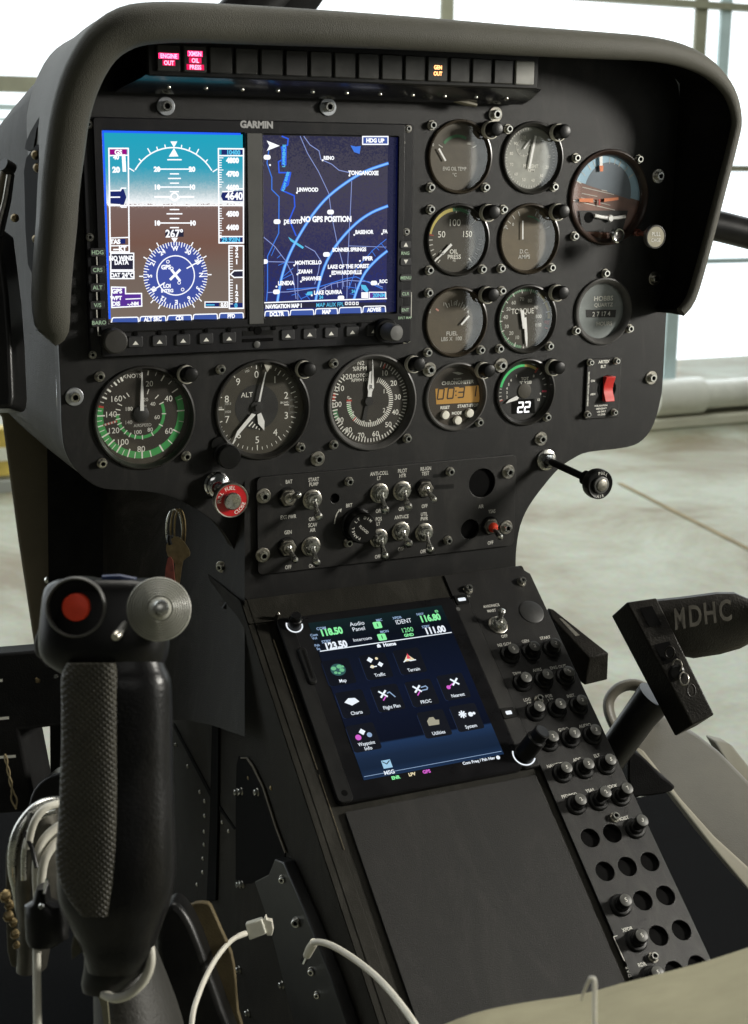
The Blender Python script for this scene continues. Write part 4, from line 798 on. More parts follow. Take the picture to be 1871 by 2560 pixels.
# backgrounds
def ramp_mat(name, stops, es, noise=.0, nscale=900):
    m = bpy.data.materials.new(name); m.use_nodes = True; nt = m.node_tree; nt.nodes.clear()
    o = nt.nodes.new('ShaderNodeOutputMaterial'); e = nt.nodes.new('ShaderNodeEmission'); e.inputs[1].default_value = es
    tc = nt.nodes.new('ShaderNodeTexCoord'); sp_ = nt.nodes.new('ShaderNodeSeparateXYZ'); n = nt.nodes.new('ShaderNodeTexNoise'); n.inputs['Scale'].default_value = nscale; n.inputs['Detail'].default_value = 2
    nt.links.new(tc.outputs['Generated'], sp_.inputs[0]); nt.links.new(tc.outputs['Object'], n.inputs['Vector'])
    ma = nt.nodes.new('ShaderNodeMath'); ma.operation = 'SUBTRACT'; ma.inputs[1].default_value = .5; nt.links.new(n.outputs['Fac'], ma.inputs[0])
    mb = nt.nodes.new('ShaderNodeMath'); mb.operation = 'MULTIPLY_ADD'; mb.inputs[1].default_value = noise; nt.links.new(ma.outputs[0], mb.inputs[0]); nt.links.new(sp_.outputs['Z'], mb.inputs[2])
    r = nt.nodes.new('ShaderNodeValToRGB'); el = r.color_ramp.elements
    for i, (p, cc) in enumerate(stops):
        x = el[i] if i < 2 else el.new(p); x.position = p; x.color = (*cc, 1)
    nt.links.new(mb.outputs[0], r.inputs[0]); nt.links.new(r.outputs[0], e.inputs[0])
    g = nt.nodes.new('ShaderNodeBsdfGlossy'); g.inputs['Roughness'].default_value = .25; g.inputs[0].default_value = (.01, .01, .011, 1); ad = nt.nodes.new('ShaderNodeAddShader')
    nt.links.new(e.outputs[0], ad.inputs[0]); nt.links.new(g.outputs[0], ad.inputs[1]); nt.links.new(ad.outputs[0], o.inputs[0]); return m
PFD = ramp_mat('flight_screen_picture', [(0, (.19, .15, .125)), (1, (.015, .37, .52)), (.25, (.175, .13, .108)), (.42, (.18, .098, .075)), (.60, (.19, .125, .112)), (.621, (.25, .17, .15)), (.6215, (1, 1, 1)), (.645, (.85, .9, .92)), (.69, (.50, .62, .66)), (.75, (.16, .42, .52)), (.82, (.03, .36, .50))], 1.0, .05)
b = B(); b.box(sx0, sx1, sz0, sz1, hB-1.5, hB-1.0, PFD)
s1_ = b.build('screen', fd, label='left screen with blue sky over brown ground and a round compass')
EW = emat('screen_white', (.95, .97, 1), 1.15); EB = emat('screen_blue_edge_glow', (.015, .12, .95), 1.1); EN = emat('screen_navy', (.01, .02, .14), 1.); EBL = emat('screen_blue', (.03, .12, .85), 1.0); EC = emat('screen_cyan', (.10, .55, .85), 1.); EP = emat('screen_magenta', (.32, .0, .22), 1.); EPU = emat('screen_violet', (.10, .03, .30), 1.); EDK = emat('screen_dark', (.02, .02, .045), 1.); EDB = emat('compass_blue', (.055, .085, .36), 1.); ELB = emat('map_light_blue', (.22, .52, .95), 1.1); EMB = emat('map_mid_blue', (.05, .20, .80), 1.); EGY = emat('map_line', (.30, .38, .78), .9); EPB = emat('softkey_blue', (.05, .10, .38), 1.)
h1, h2, h3 = hB-.85, hB-.7, hB-.55
b = B(); w_ = 1.5
b.line([(sx0-.2, sz0+3), (sx0-.2, sz1+.2), (sx1-2, sz1+.2)], 1.5, h2, EB); b.build('screen_glow_strip', s1_)  # blue screen glow on the glass edge, drawn as an emissive strip
b = B(); G = lambda *q: [D3(a, h2) for a in q]
def rect(b, x0, y0, x1, y1, m, h, f=D3): b.poly([f((x0, y0), h), f((x1, y0), h), f((x1, y1), h), f((x0, y1), h)], h, m)
def frame_(b, x0, y0, x1, y1, w, m, h, f=D3): b.line([f((x0, y0), h), f((x1, y0), h), f((x1, y1), h), f((x0, y1), h)], w, h, m, close=True)
def stx(b, s, q, sz, m=None, h=h3, f=D3, **kw): x, z = f(q, h); b.text(s, x, z, sz, h, m or EW, **kw)
# softkeys
for i, (a, c_) in enumerate(((262, 485), (495, 712), (722, 925), (935, 1138), (1150, 1352))):
    y0 = 1798-i*9; y1 = 1835-i*8; rect(b, a, y0, c_, y1, EPB, h1); b.line(G((a, y1), (a+6, y0+6), (a+18, y0), (c_-14, y0-4), (c_-4, y0), (c_, y1-4)), .8, h2, EW)
    if i in (1, 2, 4): stx(b, {1: 'ALT SRC', 2: 'CDI', 4: 'PFD'}[i], ((a+c_)/2, (y0+y1)/2+2), 4.0, bold=.05, xs=.85)
# compass
cx, cz = D3((795, 1450)); Rr = 23.6
b.disc(cx, cz, Rr, h1, EDB, 72)
for k in range(72): b.tick(cx, cz, k*5+3, Rr-(2.2 if k % 2 else 3.4), Rr+.4, .62, h2, EW)
for a in (0, 30, -30, 60, -60, 90, -90, 150, -150, 45, -45, 135, -135): b.tick(cx, cz, a, Rr+.3, Rr+3.4, .8, h2, EW)
b.ring(cx, cz, 13.6, 14.4, h2, EW)
for s, a in (('W', 0), ('30', 30), ('33', 60), ('N', 90), ('3', 120), ('6', 150), ('E', 180), ('12', 210), ('15', 240), ('S', 270), ('21', 300), ('24', 330)): b.text(s, cx+19.2*sin(radians(a)), cz+19.2*cos(radians(a)), 4.4, h3, EW, rot=-a, bold=.04)
b.line(G((885, 1390), (1000, 1325)), .9, h2, EW); b.line(G((600, 1575), (700, 1510)), .9, h2, EW); b.line(G((760, 1405), (825, 1490)), 1.8, h2, EW); b.line(G((825, 1405), (750, 1480)), 1.8, h2, EW)
stx(b, 'GPS', (712, 1380), 4.2, bold=.05); stx(b, 'LOI', (720, 1535), 3.6, bold=.05); stx(b, 'INTEG', (722, 1575), 3.2, bold=.05)
for q in ((730, 1336), (762, 1392), (823, 1510), (852, 1566)): x, z = D3(q); b.ring(x, z, .8, 1.3, h2, EW, seg=12)
rect(b, 706, 1070, 858, 1130, EDK, h1); stx(b, '267°', (782, 1102), 7.4, bold=.03, xs=.95)
b.poly(G((755, 1140), (810, 1140), (783, 1180)), h2, EW)
# roll arc
ax, az = D3((785, 790)); ra = D3((785, 392))[1]-az
b.ring(ax, az, ra-.5, ra+.4, h2, EW, -58, 58)
for a in (-60, -45, -30, -20, -10, 10, 20, 30, 45, 60): b.tick(ax, az, a, ra, ra+(4.2 if a % 30 == 0 else 2.4), .8, h2, EW)
b.poly(G((748, 342), (806, 342), (778, 392)), h2, EW); b.poly(G((735, 468), (815, 466), (778, 396)), h2, EW)
# pitch ladder
for y, a, c_, s in ((571, 640, 925, '20'), (719, 640, 925, '10'), (1016, 640, 930, '10')): b.line(G((a, y), (c_, y)), .9, h2, EW); stx(b, s, (a-2, y), 4.6, bold=.06); stx(b, s, (c_+2, y), 4.6, bold=.06)
for y, d in ((493, 56), (610, 34), (648, 50), (687, 34), (757, 34), (905, 36), (940, 62), (979, 36), (1054, 34)): b.line(G((782-d, y), (782+d, y)), .9, h2, EW)
b.line(G((620, 800), (735, 800), (782, 830), (830, 800), (940, 800)), 1.3, h2, EW); x, z = D3((785, 800)); b.ring(x, z, 2, 3.2, h2, EW, seg=20)
b.line(G((240, 872), (1352, 872)), .9, h2, EW)
# airspeed tape
b.line(G((240, 400), (400, 400), (408, 1255), (252, 1255), (240, 400)), 1.0, h2, EW); rect(b, 244, 404, 388, 452, EP, h1); stx(b, 'GS', (318, 431), 4.4, bold=.05); b.line(G((244, 460), (392, 456)), .8, h2, EW)
b.line(G((362, 460), (368, 582)), 2.6, h2, EW); stx(b, '20', (300, 575), 5.2, bold=.06); stx(b, '40', (300, 472), 4, bold=.06)
rect(b, 252, 752, 362, 870, EN, h1); b.poly([D3(q, h1) for q in ((340, 735), (362, 735), (385, 803), (362, 873), (340, 873))], h1+.02, EN); b.line(G((252, 750), (335, 748), (345, 728), (380, 728)), .9, h2, EW); b.line(G((256, 803), (330, 802)), .9, h2, EW); b.line(G((252, 862), (330, 866), (345, 885), (385, 885)), .9, h2, EW)
b.line(G((250, 1140), (400, 1135)), .8, h2, EW); rect(b, 322, 1148, 376, 1188, EN, h1); stx(b, 'TAS', (292, 1170), 4.2, bold=.06); b.line(G((252, 1205), (402, 1202)), .8, h2, EW); stx(b, '---KT', (330, 1228), 4.2, bold=.07)
frame_(b, 256, 1266, 445, 1404, .9, EW, h2); rect(b, 262, 1270, 440, 1400, EDK, h1); stx(b, 'NO WIND', (344, 1306), 4.4, bold=.05, xs=.85); stx(b, 'DATA', (344, 1340), 4.4, bold=.05, xs=.85)
frame_(b, 256, 1415, 447, 1475, .9, EW, h2); rect(b, 260, 1418, 444, 1472, EDK, h1); stx(b, 'OAT', (293, 1446), 4, bold=.05, xs=.85); stx(b, '24°C', (398, 1446), 4.6, bold=.05, xs=.9)
b.line(G((262, 1545), (378, 1548), (378, 1600), (510, 1598), (512, 1702), (265, 1714), (262, 1545)), .9, h2, EW); b.poly([D3(q, h1) for q in ((264, 1549), (376, 1549), (376, 1602), (508, 1602), (508, 1698), (266, 1710))], h1, EPU); stx(b, 'GPS', (306, 1578), 4.4, bold=.05); stx(b, 'WPT', (300, 1636), 3.8, bold=.05); stx(b, 'DIS', (300, 1682), 4, bold=.05); b.line(G((380, 1645), (500, 1640)), .7, h2, EW); stx(b, '-.-NM', (440, 1682), 3.4, bold=.05)
# altitude tape
b.line(G((1145, 402), (1352, 404), (1352, 1180), (1150, 1180), (1145, 402)), 1.0, h2, EW); rect(b, 1170, 410, 1346, 452, EN, h1); stx(b, '10400', (1268, 432), 4.2, EC, bold=.05); b.line(G((1150, 460), (1350, 460)), .9, h2, EW)
for k in range(34): y = 478+k*20; (y < 725 or y > 880) and b.line(G((1150, y), (1150+(34 if k % 5 == 0 else 20), y)), .6, h2, EW)
for y, s in ((498, '4800'), (610, '4700'), (722, '4600'), (940, '4500'), (1052, '4400')): stx(b, s, (1262, y), 4.9, bold=.07, xs=.95)
b.poly([D3(q, h1+.04) for q in ((1180, 755), (1350, 750), (1350, 835), (1185, 835), (1165, 795))], h1+.04, EN); stx(b, '4640', (1275, 792), 7.2, bold=.04, xs=.9); b.line(G((1180, 757), (1260, 755), (1280, 735), (1350, 733)), .9, h2, EW); b.line(G((1185, 837), (1265, 838), (1290, 862), (1350, 860)), .9, h2, EW)
b.line(G((1152, 1128), (1350, 1128)), .9, h2, EW); rect(b, 1160, 1133, 1345, 1174, EN, h1); stx(b, '29.92IN', (1248, 1153), 4.4, EC, bold=.05)
b.line(G((1232, 1204), (1352, 1204), (1352, 1720), (1235, 1722), (1232, 1204)), 1.0, h2, EW)
for k in range(22):
    y = 1222+k*22
    if abs(y-1440) > 30: b.line(G((1235, y), (1262, y)), .6, h2, EW)
for y, s in ((1228, '3'), (1280, '2'), (1335, '1'), (1545, '1'), (1598, '2'), (1650, '3')): stx(b, s, (1296, y), 4.8, bold=.05)
b.poly([D3(q, h1) for q in ((1244, 1440), (1275, 1410), (1346, 1408), (1346, 1464), (1275, 1466))], h1, EDK); b.line(G((1348, 1408), (1275, 1410), (1244, 1440), (1275, 1466), (1348, 1464)), .9, h2, EW)
frame_(b, 1034, 1668, 1222, 1712, .8, EW, h2); rect(b, 1040, 1674, 1150, 1706, EN, h1); b.line(G((1045, 1692), (1110, 1692)), .9, h3, EC); stx(b, '0.0', (1188, 1690), 3.6, bold=.06); rect(b, 1240, 1676, 1346, 1716, EN, h1); stx(b, '0', (1290, 1697), 4.4, EC, bold=.05)
b.build('symbology', s1_)
# ---- map screen
MAPM = ramp_mat('map_screen_picture', [(0, (.02, .03, .17)), (1, (.03, .03, .07)), (.3, (.030, .030, .10)), (.6, (.055, .050, .095)), (.85, (.060, .056, .080))], 1., .9, 900)
b = B(); b.box(mx0, mx1, sz0, sz1-.2, hB-1.5, hB-1.0, MAPM); b.box(mx1, mx1+8.4, sz0, sz1, hB-1.5, hB-1.0, mat('screen_margin', (.008, .008, .03), .25, var=.2, emit=(.01, .02, .2), es=.12)); s2_ = b.build('screen', fd, label='right screen with a dark blue moving map and light blue range arcs')
b = B(); G4 = lambda *q: [D4(a, h2) for a in q]
M4 = lambda s, q, sz, m=None, **kw: stx(b, s, q, sz, m, f=D4, **kw)
for pts, w_, mm in ((((1222, 524), (1060, 580), (920, 655), (740, 790), (600, 950), (480, 1140), (400, 1300), (345, 1470), (312, 1660)), 2.3, EMB), (((1218, 877), (1090, 930), (960, 1020), (820, 1170), (720, 1330), (660, 1500), (628, 1650)), 2.3, EMB), (((1214, 1250), (1130, 1320), (1040, 1420), (980, 1540), (945, 1640)), 2.3, EMB)):
    sp_ = [tuple(a) for a in smooth(G4(*pts), 4, False)]; b.line(sp_, w_, h1, mm); b.line(sp_, 1.25, h2, ELB)
for pts, w_, mm in ((((350, 300), (400, 320), (395, 372), (345, 390), (360, 490), (320, 510), (325, 600), (420, 600), (400, 700), (345, 745), (450, 790), (455, 880), (410, 990), (465, 1120)), 1.0, EBL), (((240, 420), (225, 520), (265, 640), (265, 740), (325, 800), (322, 1100), (230, 1290), (230, 1560), (222, 1660)), .8, EMB),
                    (((500, 300), (560, 440), (650, 590), (735, 770), (760, 960), (805, 1180), (850, 1350), (848, 1560)), .55, EGY), (((530, 300), (580, 370), (655, 420), (670, 490), (760, 530), (820, 580), (910, 600)), .6, EGY), (((925, 670), (915, 900), (905, 1080), (890, 1400), (885, 1640)), .55, EGY),
                    (((225, 1335), (450, 1340)), .6, EGY), (((540, 1205), (620, 1250), (665, 1320), (650, 1420), (620, 1520)), .6, EGY), (((390, 1565), (640, 1548), (860, 1480), (960, 1460), (1180, 1560)), .7, EMB), (((640, 1580), (760, 1520), (900, 1490), (1060, 1500), (1180, 1545)), .6, EGY), (((200, 1135), (290, 1210), (380, 1330), (440, 1450), (465, 1640)), .6, EGY),
                    (((1210, 1150), (1100, 1240), (960, 1400), (900, 1560)), .6, EMB), (((900, 1205), (1210, 1215)), .45, EGY), (((480, 1340), (480, 1650)), .45, EGY), (((230, 1590), (400, 1585), (640, 1550)), .6, EGY), (((600, 1600), (510, 1640)), .6, EMB)):
    b.line(G4(*pts), w_, h1, mm)
for k in range(9):
    a0 = 655+k*50; y0 = 1560-60*sin(k/8*pi); b.line(G4((a0, y0), (a0+5, y0+42)), .5, h1, EGY); 
for a, c_ in (((440, 1390), (350, 1465)), ((430, 1440), (350, 1480)), ((470, 1600), (430, 1612)), ((380, 1340), (320, 1365)), ((290, 1220), (262, 1285)), ((340, 1280), (310, 1305)), ((1090, 1245), (1120, 1290)), ((1125, 1215), (1150, 1240)), ((1165, 1180), (1205, 1230)), ((910, 1600), (960, 1610)), ((880, 1540), (990, 1560)), ((480, 1600), (510, 1650)), ((540, 1600), (580, 1650))): b.line(G4(a, c_), .5, h1, EMB)
for pts, mm in ((((915, 375), (960, 385), (1000, 380), (990, 445), (945, 430)), EMB), (((1000, 1525), (1040, 1530), (1065, 1570), (1050, 1590), (1010, 1560)), EC), (((560, 1585), (600, 1580), (600, 1610), (545, 1612)), EC), (((400, 1130), (530, 1215), (520, 1230), (420, 1165)), EC), (((345, 390), (388, 385), (385, 540), (345, 540)), EBL), (((385, 600), (425, 610), (375, 740), (335, 745)), EBL)): b.poly(G4(*pts), h1+.03, mm)
for s, q, sz in (('LAWRENCE', (364, 462), 3.0),): b.text(s, *D4(q, h3), sz, h3, EC, rot=88, bold=.05)
b.text('KAW RIVER', *D4((378, 672), h3), 2.8, h3, EC, rot=72, bold=.05)
b.poly([D4(q, h3) for q in ((222, 335), (330, 378), (222, 420), (245, 378))], h3, EW)
frame_(b, 1015, 302, 1224, 366, .9, EW, h2, f=D4); rect(b, 1020, 306, 1220, 362, EPB, h1+.05, f=D4); M4('HDG UP', (1118, 334), 4.0, bold=.06)
for s, q, sz in (('RENO', (736, 478), 3.6), ('TONGANOXIE', (1022, 602), 4.2), ('LINWOOD', (560, 740), 3.9), ('NO GPS POSITION', (715, 983), 5.6), ('DE SOTO', (440, 1004), 3.9), ('BASEHOR', (1028, 1090), 3.9), ('FA', (1200, 1085), 3.8), ('BONNER SPRINGS', (905, 1235), 3.9), ('PIPER', (1056, 1308), 4.0), ('MONTICELLO', (566, 1342), 3.9), ('LAKE OF THE FOREST', (898, 1374), 4.0), ('ZARAH', (540, 1416), 3.9), ('EDWARDSVILLE', (882, 1424), 4.0), ('SHAWNEE', (592, 1474), 3.8), ('LENEXA', (382, 1512), 4.0), ('LAKE QUIVIRA', (728, 1588), 4.0), ('ROC', (1186, 1497), 3.6), ('24', (672, 1628), 3.6), ('24', (938, 1580), 3.2)):
    M4(s, q, sz, EC if s == '24' else None, bold=.05, xs=.88)
for q in ((228, 473), (310, 1005), (752, 926), (718, 1276), (305, 1585), (1110, 1512), (205, 1335), (838, 1635)):
    x, z = D4(q); b.poly(rrect(x-2.7, x+2.7, z-1.7, z+1.7, 1.4, 3), h3, EW)
for q in ((687, 498), (908, 624), (474, 766), (372, 1026), (948, 1114), (995, 1330), (452, 1366), (478, 1440), (750, 1454), (508, 1500), (305, 1542), (597, 1614), (1178, 1106), (1146, 1520), (252, 537)): b.disc(*D4(q), .75, h3, EW, 10)
rect(b, 1004, 1588, 1062, 1636, EW, h3, f=D4); frame_(b, 1070, 1588, 1206, 1640, .7, EW, h2, f=D4); rect(b, 1072, 1592, 1204, 1638, EPU, h1+.05, f=D4); M4('20NM', (1150, 1612), 4.2, EC, bold=.04)
rect(b, 200, 1672, 1212, 1716, EDK, h1+.05, f=D4); b.line(G4((195, 1675), (700, 1655), (1212, 1640)), .9, h2, EW); M4('NAVIGATION MAP 1', (365, 1702), 4.0, bold=.06, xs=.8); M4('MAP AUX FPL', (745, 1690), 4.4, EC, bold=.01, xs=.86)
for k in range(4): frame_(b, 872+k*30, 1670, 888+k*30, 1690, .6, EW, h3, f=D4)
for i, (a, c_) in enumerate(((205, 405), (415, 612), (622, 808), (818, 1005), (1015, 1205))):
    y0 = 1745-i*10; y1 = 1785-i*8; rect(b, a, y0, c_, y1, EPB, h1+.05, f=D4); b.line(G4((a, y1), (a+6, y0+6), (a+18, y0), (c_-14, y0-4), (c_-4, y0), (c_, y1-4)), .8, h2, EW)
    if i in (0, 2, 4): M4({0: 'DCLTR', 2: 'MAP', 4: 'ADVISE'}[i], ((a+c_)/2, (y0+y1)/2+2), 4.2, bold=.06, xs=.85)
b.build('map_symbology', s2_)
# bezel furniture
b = B(); x, z = D4((140, 202), hB+1.3); b.text('GARMIN', x, z, 6.6, hB+1.3, mat('logo_grey', (.42, .42, .42), .5, var=.1), bold=.05)
KG = mat('key_letter_green', (.25, .33, .24), .5, var=.1, emit=(.5, .8, .5), es=.22)
for s, y in (('HDG', 1258), ('CRS', 1403), ('ALT', 1548), ('V/S', 1694), ('BARO', 1838)): x, z = D3((146 if s != 'BARO' else 158, y), hB+1.5); b.text(s, x, z, 3.9, hB+2.0, KG, bold=.02)
for y0, y1 in ((1296, 1360), (1443, 1508), (1590, 1652), (1735, 1797)): b.line([D3((140, y0), hB+1.4), D3((143, y1), hB+1.4)], .7, hB+1.5, INK)
b.line([D3(q, hB+1.4) for q in ((150, 1875), (152, 1945), (180, 1945), (192, 1930))], .7, hB+1.5, INK)
for s, q in (('RNG', (1365, 1265)), ('MENU', (1370, 1468)), ('CLR', (1367, 1600)), ('ENT', (1365, 1733)), ('DFLT MAP', (1362, 1798))): x, z = D4(q, hB+1.5); b.text(s, x, z, 3.4 if s != 'DFLT MAP' else 2.6, hB+2.0, KG, bold=.02)
b.line([D4(q, hB+1.4) for q in ((1400, 1590), (1418, 1590), (1415, 1795), (1398, 1798))], .6, hB+1.5, INK)
for q, s in (((1372, 1195), 1), ((1372, 1335), -1)): x, z = D4(q, hB+2); b.poly([(x-1.9, z-1.5*s), (x+1.9, z-1.5*s), (x, z+1.7*s)], hB+2.05, WHITE)
b.build('bezel_lettering', fd)
KEY = mat('key_cap', (.028, .028, .03), .45, var=.2, scale=80)
for y in (1258, 1403, 1548, 1694, 1838): x, z = D3((146 if y != 1838 else 158, y), hB+1.5); b = B(); b.rbox(x-5.2, x+5.2, z-3, z+3, hB+1.0, hB+1.9, 1.4, KEY, .4); b.build('side_key', fd)
for y in (1195, 1335, 1468, 1600, 1733): x, z = D4((1369, y), hB+1.5); b = B(); b.rbox(x-4.6, x+4.6, z-3, z+3, hB+1.0, hB+1.9, 1.4, KEY, .4); b.build('side_key', fd)
for q in [(462, 2004), (660, 1995), (855, 1986), (1046, 1976), (1235, 1968)]: 
    x, z = D3(q, hB+3); b = B(); b.rbox(x-5.6, x+5.6, z-3.9, z+4.6, hB, hB+2.6, 1.6, KEY, .8); k = b.build('softkey', fd); b = B(); b.poly([(x-2.2, z-1.6), (x+2.2, z-1.6), (x, z+1.2)], hB+2.7, WHITE); b.build('arrow', k)
for q in [(400, 1945), (580, 1935), (757, 1926), (933, 1916), (1108, 1908)]:
    x, z = D4(q, hB+3); b = B(); b.rbox(x-5.6, x+5.6, z-3.9, z+4.6, hB, hB+2.6, 1.6, KEY, .8); k = b.build('softkey', fd); b = B(); b.poly([(x-2.2, z-1.6), (x+2.2, z-1.6), (x, z+1.2)], hB+2.7, WHITE); b.build('arrow', k)
# angled ledge with notches, card slots
zl0 = D3((700, 1900), hB)[1]
b = B(); b.box(sx0-1, mx1+6, zl0-.5, zl0+.4, hB+1.0, hB+2.0, BLACK)
for k in range(11):
    x = sx0+17.6+k*17.6; b.rbox(x-1.6, x+1.6, zl0-3.2, zl0+.3, hB+1.1, hB+2.2, .7, PIT, .3)
b.build('ledge', fd, bevel=.2)
b = B(); x, z = D3((1470, 1960), hB+1); b.box(x-12, x+12, z+1.6, z+5.2, hB+1, hB+1.5, BLACK); b.box(x-12, x+12, z-3.2, z-.8, hB+1.1, hB+1.6, PIT); b.lathe((x, hB+1, z+5), [(3, 0), (3, 1)], PIT, 20); b.lathe((x-1, hB+1, z-5.2), [(2.6, 0), (2.6, 1), (2, 1.3)], GREYP, 20); b.build('card_slot', fd)
b = B(); x, z = D3((305, 2000), hB+12); b.lathe((x, 0, z), [(9.2, hB), (9.2, hB+2), (8.8, hB+9), (7.6, hB+10), (.1, hB+10.4)], mat('knob_soft', (.035, .033, .03), .45, var=.25, scale=40), 40); b.build('left_knob', fd)
b = B(); x, z = D4((1262, 1912), hB+10); b.lathe((x-3, 0, z), [(9.6, hB), (9.6, hB+6), (8.8, hB+7), (.1, hB+7)], BLACK, 40); x2, z2 = D4((1365, 1918), hB+22); b.lathe((x-3, hB+7, z), [(6.8, 0), (6.6, 12), (5.6, 13.5), (.1, 14)], GREYP, 36, d=(.12, 1, 0)); b.build('right_knob', fd)
for q, f in (((82, 200), c3), ((92, 1135), c3), ((115, 2110), c3), ((1407, 236), c4), ((1390, 1090), c4), ((1352, 350), c4)):
    x, z = P(*f(*q), hB+2); put(SCRS, fd, x, hB-1.7 if q[0] < 1380 or True else hB, z)
b = B(); x, z = D4((1375, 1990), hB); b.tube([(x-3, hB+.4, z-1), (x, hB+.6, z-1.6), (x+3, hB+.4, z)], .7, CHROME, 8); b.build('knob_glint_ring', fd)

# ================================================================== CENTRE CONSOLE
con = thing('centre_console', 'black sloping centre console between the seats with a wide blank lower cover', 'console', (47, 0, -100), frame=F_CON)
b = B(); b.prism(rrect(-45, 202, -470, 30.5, 3), -60, -2.2, PED); b.build('console_body', con, bevel=.6)
b = B(); b.prism(rrect(-44.6, 201.6, 8.5, 30.2, 2), -2.2, -.4, PED); b.build('top_rail', con, bevel=.4)
b = B(); b.prism([(-44.8, 8), (-30, 8), (-30, -460), (-44.8, -460)], -2.2, -.6, PED); b.build('left_rail', con, bevel=.4)
b = B(); b.prism(rrect(-20.5, 133, -462, -153.5, 1.5), -2.2, 1.0, mat('cover_paint', (.014, .0135, .0125), .55, spec=.25, dust=.07, var=.25, scale=9, bump=.4, bscale=2400, rvar=.05)); b.build('blank_cover', con, bevel=.5)
b = B(); b.tube([(-29.5, -.2, -8), (-29.5, -.2, -118)], .55, mat('worn_edge', (.12, .10, .065), .5, metal=.4, var=.5, scale=300), 6); b.tube([(-29.5, -.2, -122), (-29.5, -.2, -180)], .4, mat('worn_edge', (.3, .24, .14)), 6); b.build('worn_edge', con)
for q in ((1175, 1467), (1309, 1448)): x, z = Q(*q, 4); put(SCRB if q[0] > 0 else SCR, con, x, -.4, z).scale = (.78, 1, .78)
b = B(); x, z = Q(650, 1500, 0); b.lathe((-22, -1, 10), [(1.6, 0), (1.5, 8), (.2, 9)], STEELD, 12); b.build('latch_pin', con)
# left wall of the console (plane x = -109) and access panels
XW = -109.2
def wall_pt(px, py, d=0): return onX(px, py, XW-d)
pw_ = thing('console_side_wall', 'dark riveted side wall below the left edge of the centre console', 'side wall', (XW, 100, -400))
def cedge(v): return (XW, 54.5+.7755*v, -126.5-.63135*v)
b = B(); e0, e1 = cedge(-30), cedge(460)
b.add([e0, e1, (XW, e1[1], -1000), (XW, -330, -1000), (XW, -330, e0[2])], [(0, 1, 2, 3, 4)], WALLM)
b.add([(XW+6, a[1], a[2]) for a in (e0, e1, (XW, e1[1], -1000), (XW, -330, -1000), (XW, -330, e0[2]))], [(0, 1, 2, 3, 4)], WALLM); b.build('wall_skin', pw_, recalc=False)
def wprism(par, name, pts, d0, d1, m, bev=.4):
    b = B(); f = [wall_pt(*q) for q in pts]; n = len(f)
    fr_ = [(XW-d1, y, z) for _, y, z in f]; bk_ = [(XW-d0, y, z) for _, y, z in f]
    b.add(fr_+bk_, [tuple(range(n)), tuple(range(n, 2*n))[::-1]]+[(j, n+j, n+(j+1) % n, (j+1) % n) for j in range(n)], m); return b.build(name, par, bevel=bev)
wprism(pw_, 'access_recess', smooth([(594, 1912), (606, 1897), (622, 1896), (636, 1915), (660, 1965), (690, 2060), (716, 2128), (702, 2165), (664, 2195), (600, 2210), (592, 2150)], 2), 0, .8, PIT, 0)
wprism(pw_, 'recess_edge', [(606, 1893), (622, 1892), (638, 1912), (664, 1966), (694, 2060), (720, 2130), (717, 2132), (691, 2062), (661, 1968), (636, 1918), (621, 1896), (607, 1896)], .8, 1.8, mat('recess_rim', (.07, .055, .03), .6, var=.3), .2)
wprism(pw_, 'vertical_strap', [(536, 1800), (552, 1812), (550, 2050), (545, 2250), (522, 2250), (530, 2050)], 0, 2.0, PIT, .3)
wprism(pw_, 'seam_strip', [(432, 1810), (437, 1808), (535, 1990), (590, 2070), (587, 2073), (530, 1996)], 0, .8, PIT, 0)
b = B()
for q in ((440, 1862), (500, 1980), (512, 2003), (512, 2040), (511, 2079), (511, 2112), (508, 2147), (507, 2181), (493, 2212), (556, 2056), (572, 2078), (470, 1916), (678, 1970), (622, 1945)):
    p = wall_pt(*q, .3); b.lathe(p, [(1.9, 0), (1.5, .7), (.6, 1.1)], STEELD if q[0] < 600 else BRASS, 10, d=(-1, 0, 0))
b.build('rivets', pw_)
for q in ((596, 1980), (606, 1978), (646, 1980), (601, 2211), (608, 2211), (600, 2424), (622, 2533), (708, 2462)):
    p = wall_pt(*q, .3); o = SCR.copy(); COL.objects.link(o); o.parent = pw_; g = pw_['_org']; o.location = ((p[0]-g[0])/1000, -(p[1]-g[1])/1000, (p[2]-g[2])/1000); o.rotation_euler = (0, 0, -pi/2); o.scale = (.8, .8, .8)
jb = thing('jack_plate', 'black vertical bracket with a hex audio jack on the side of the console', 'jack plate', wall_pt(730, 2300, 8))
b_ = wprism(jb, 'bracket', [(664, 2198), (700, 2180), (716, 2142), (738, 2150), (800, 2290), (860, 2440), (905, 2570), (772, 2580), (735, 2440), (700, 2300)], 0, 9, BLACK, 1.2)
for q, k, s in (((708, 2197), SCR, .8), ((781, 2427), SCR, .8), ((795, 2486), SCR, .7)):
    p = wall_pt(*q, 9); o = k.copy(); COL.objects.link(o); o.parent = jb; g = jb['_org']; o.location = ((p[0]-g[0])/1000, -(p[1]-g[1])/1000, (p[2]-g[2])/1000); o.rotation_euler = (0, 0, -.75); o.scale = (s,)*3
b = B(); jd = Vector((-.62, .74, .22)).normalized(); p = Vector(wall_pt(742, 2306, 10)); b.lathe(p-jd*3, [(3.9, 0), (3.9, 4.4), (3.4, 5)], STEELD, 6, d=jd); b.lathe(p, [(2.9, 2), (2.9, 3.4), (2.6, 3.7), (1.6, 3.8), (1.6, 1.5)], STEEL, 20, d=jd, capend=False); b.lathe(p+jd*2.4, [(1.6, 0), (.1, 0.05)], PIT, 16, d=jd); b.build('audio_jack', jb)

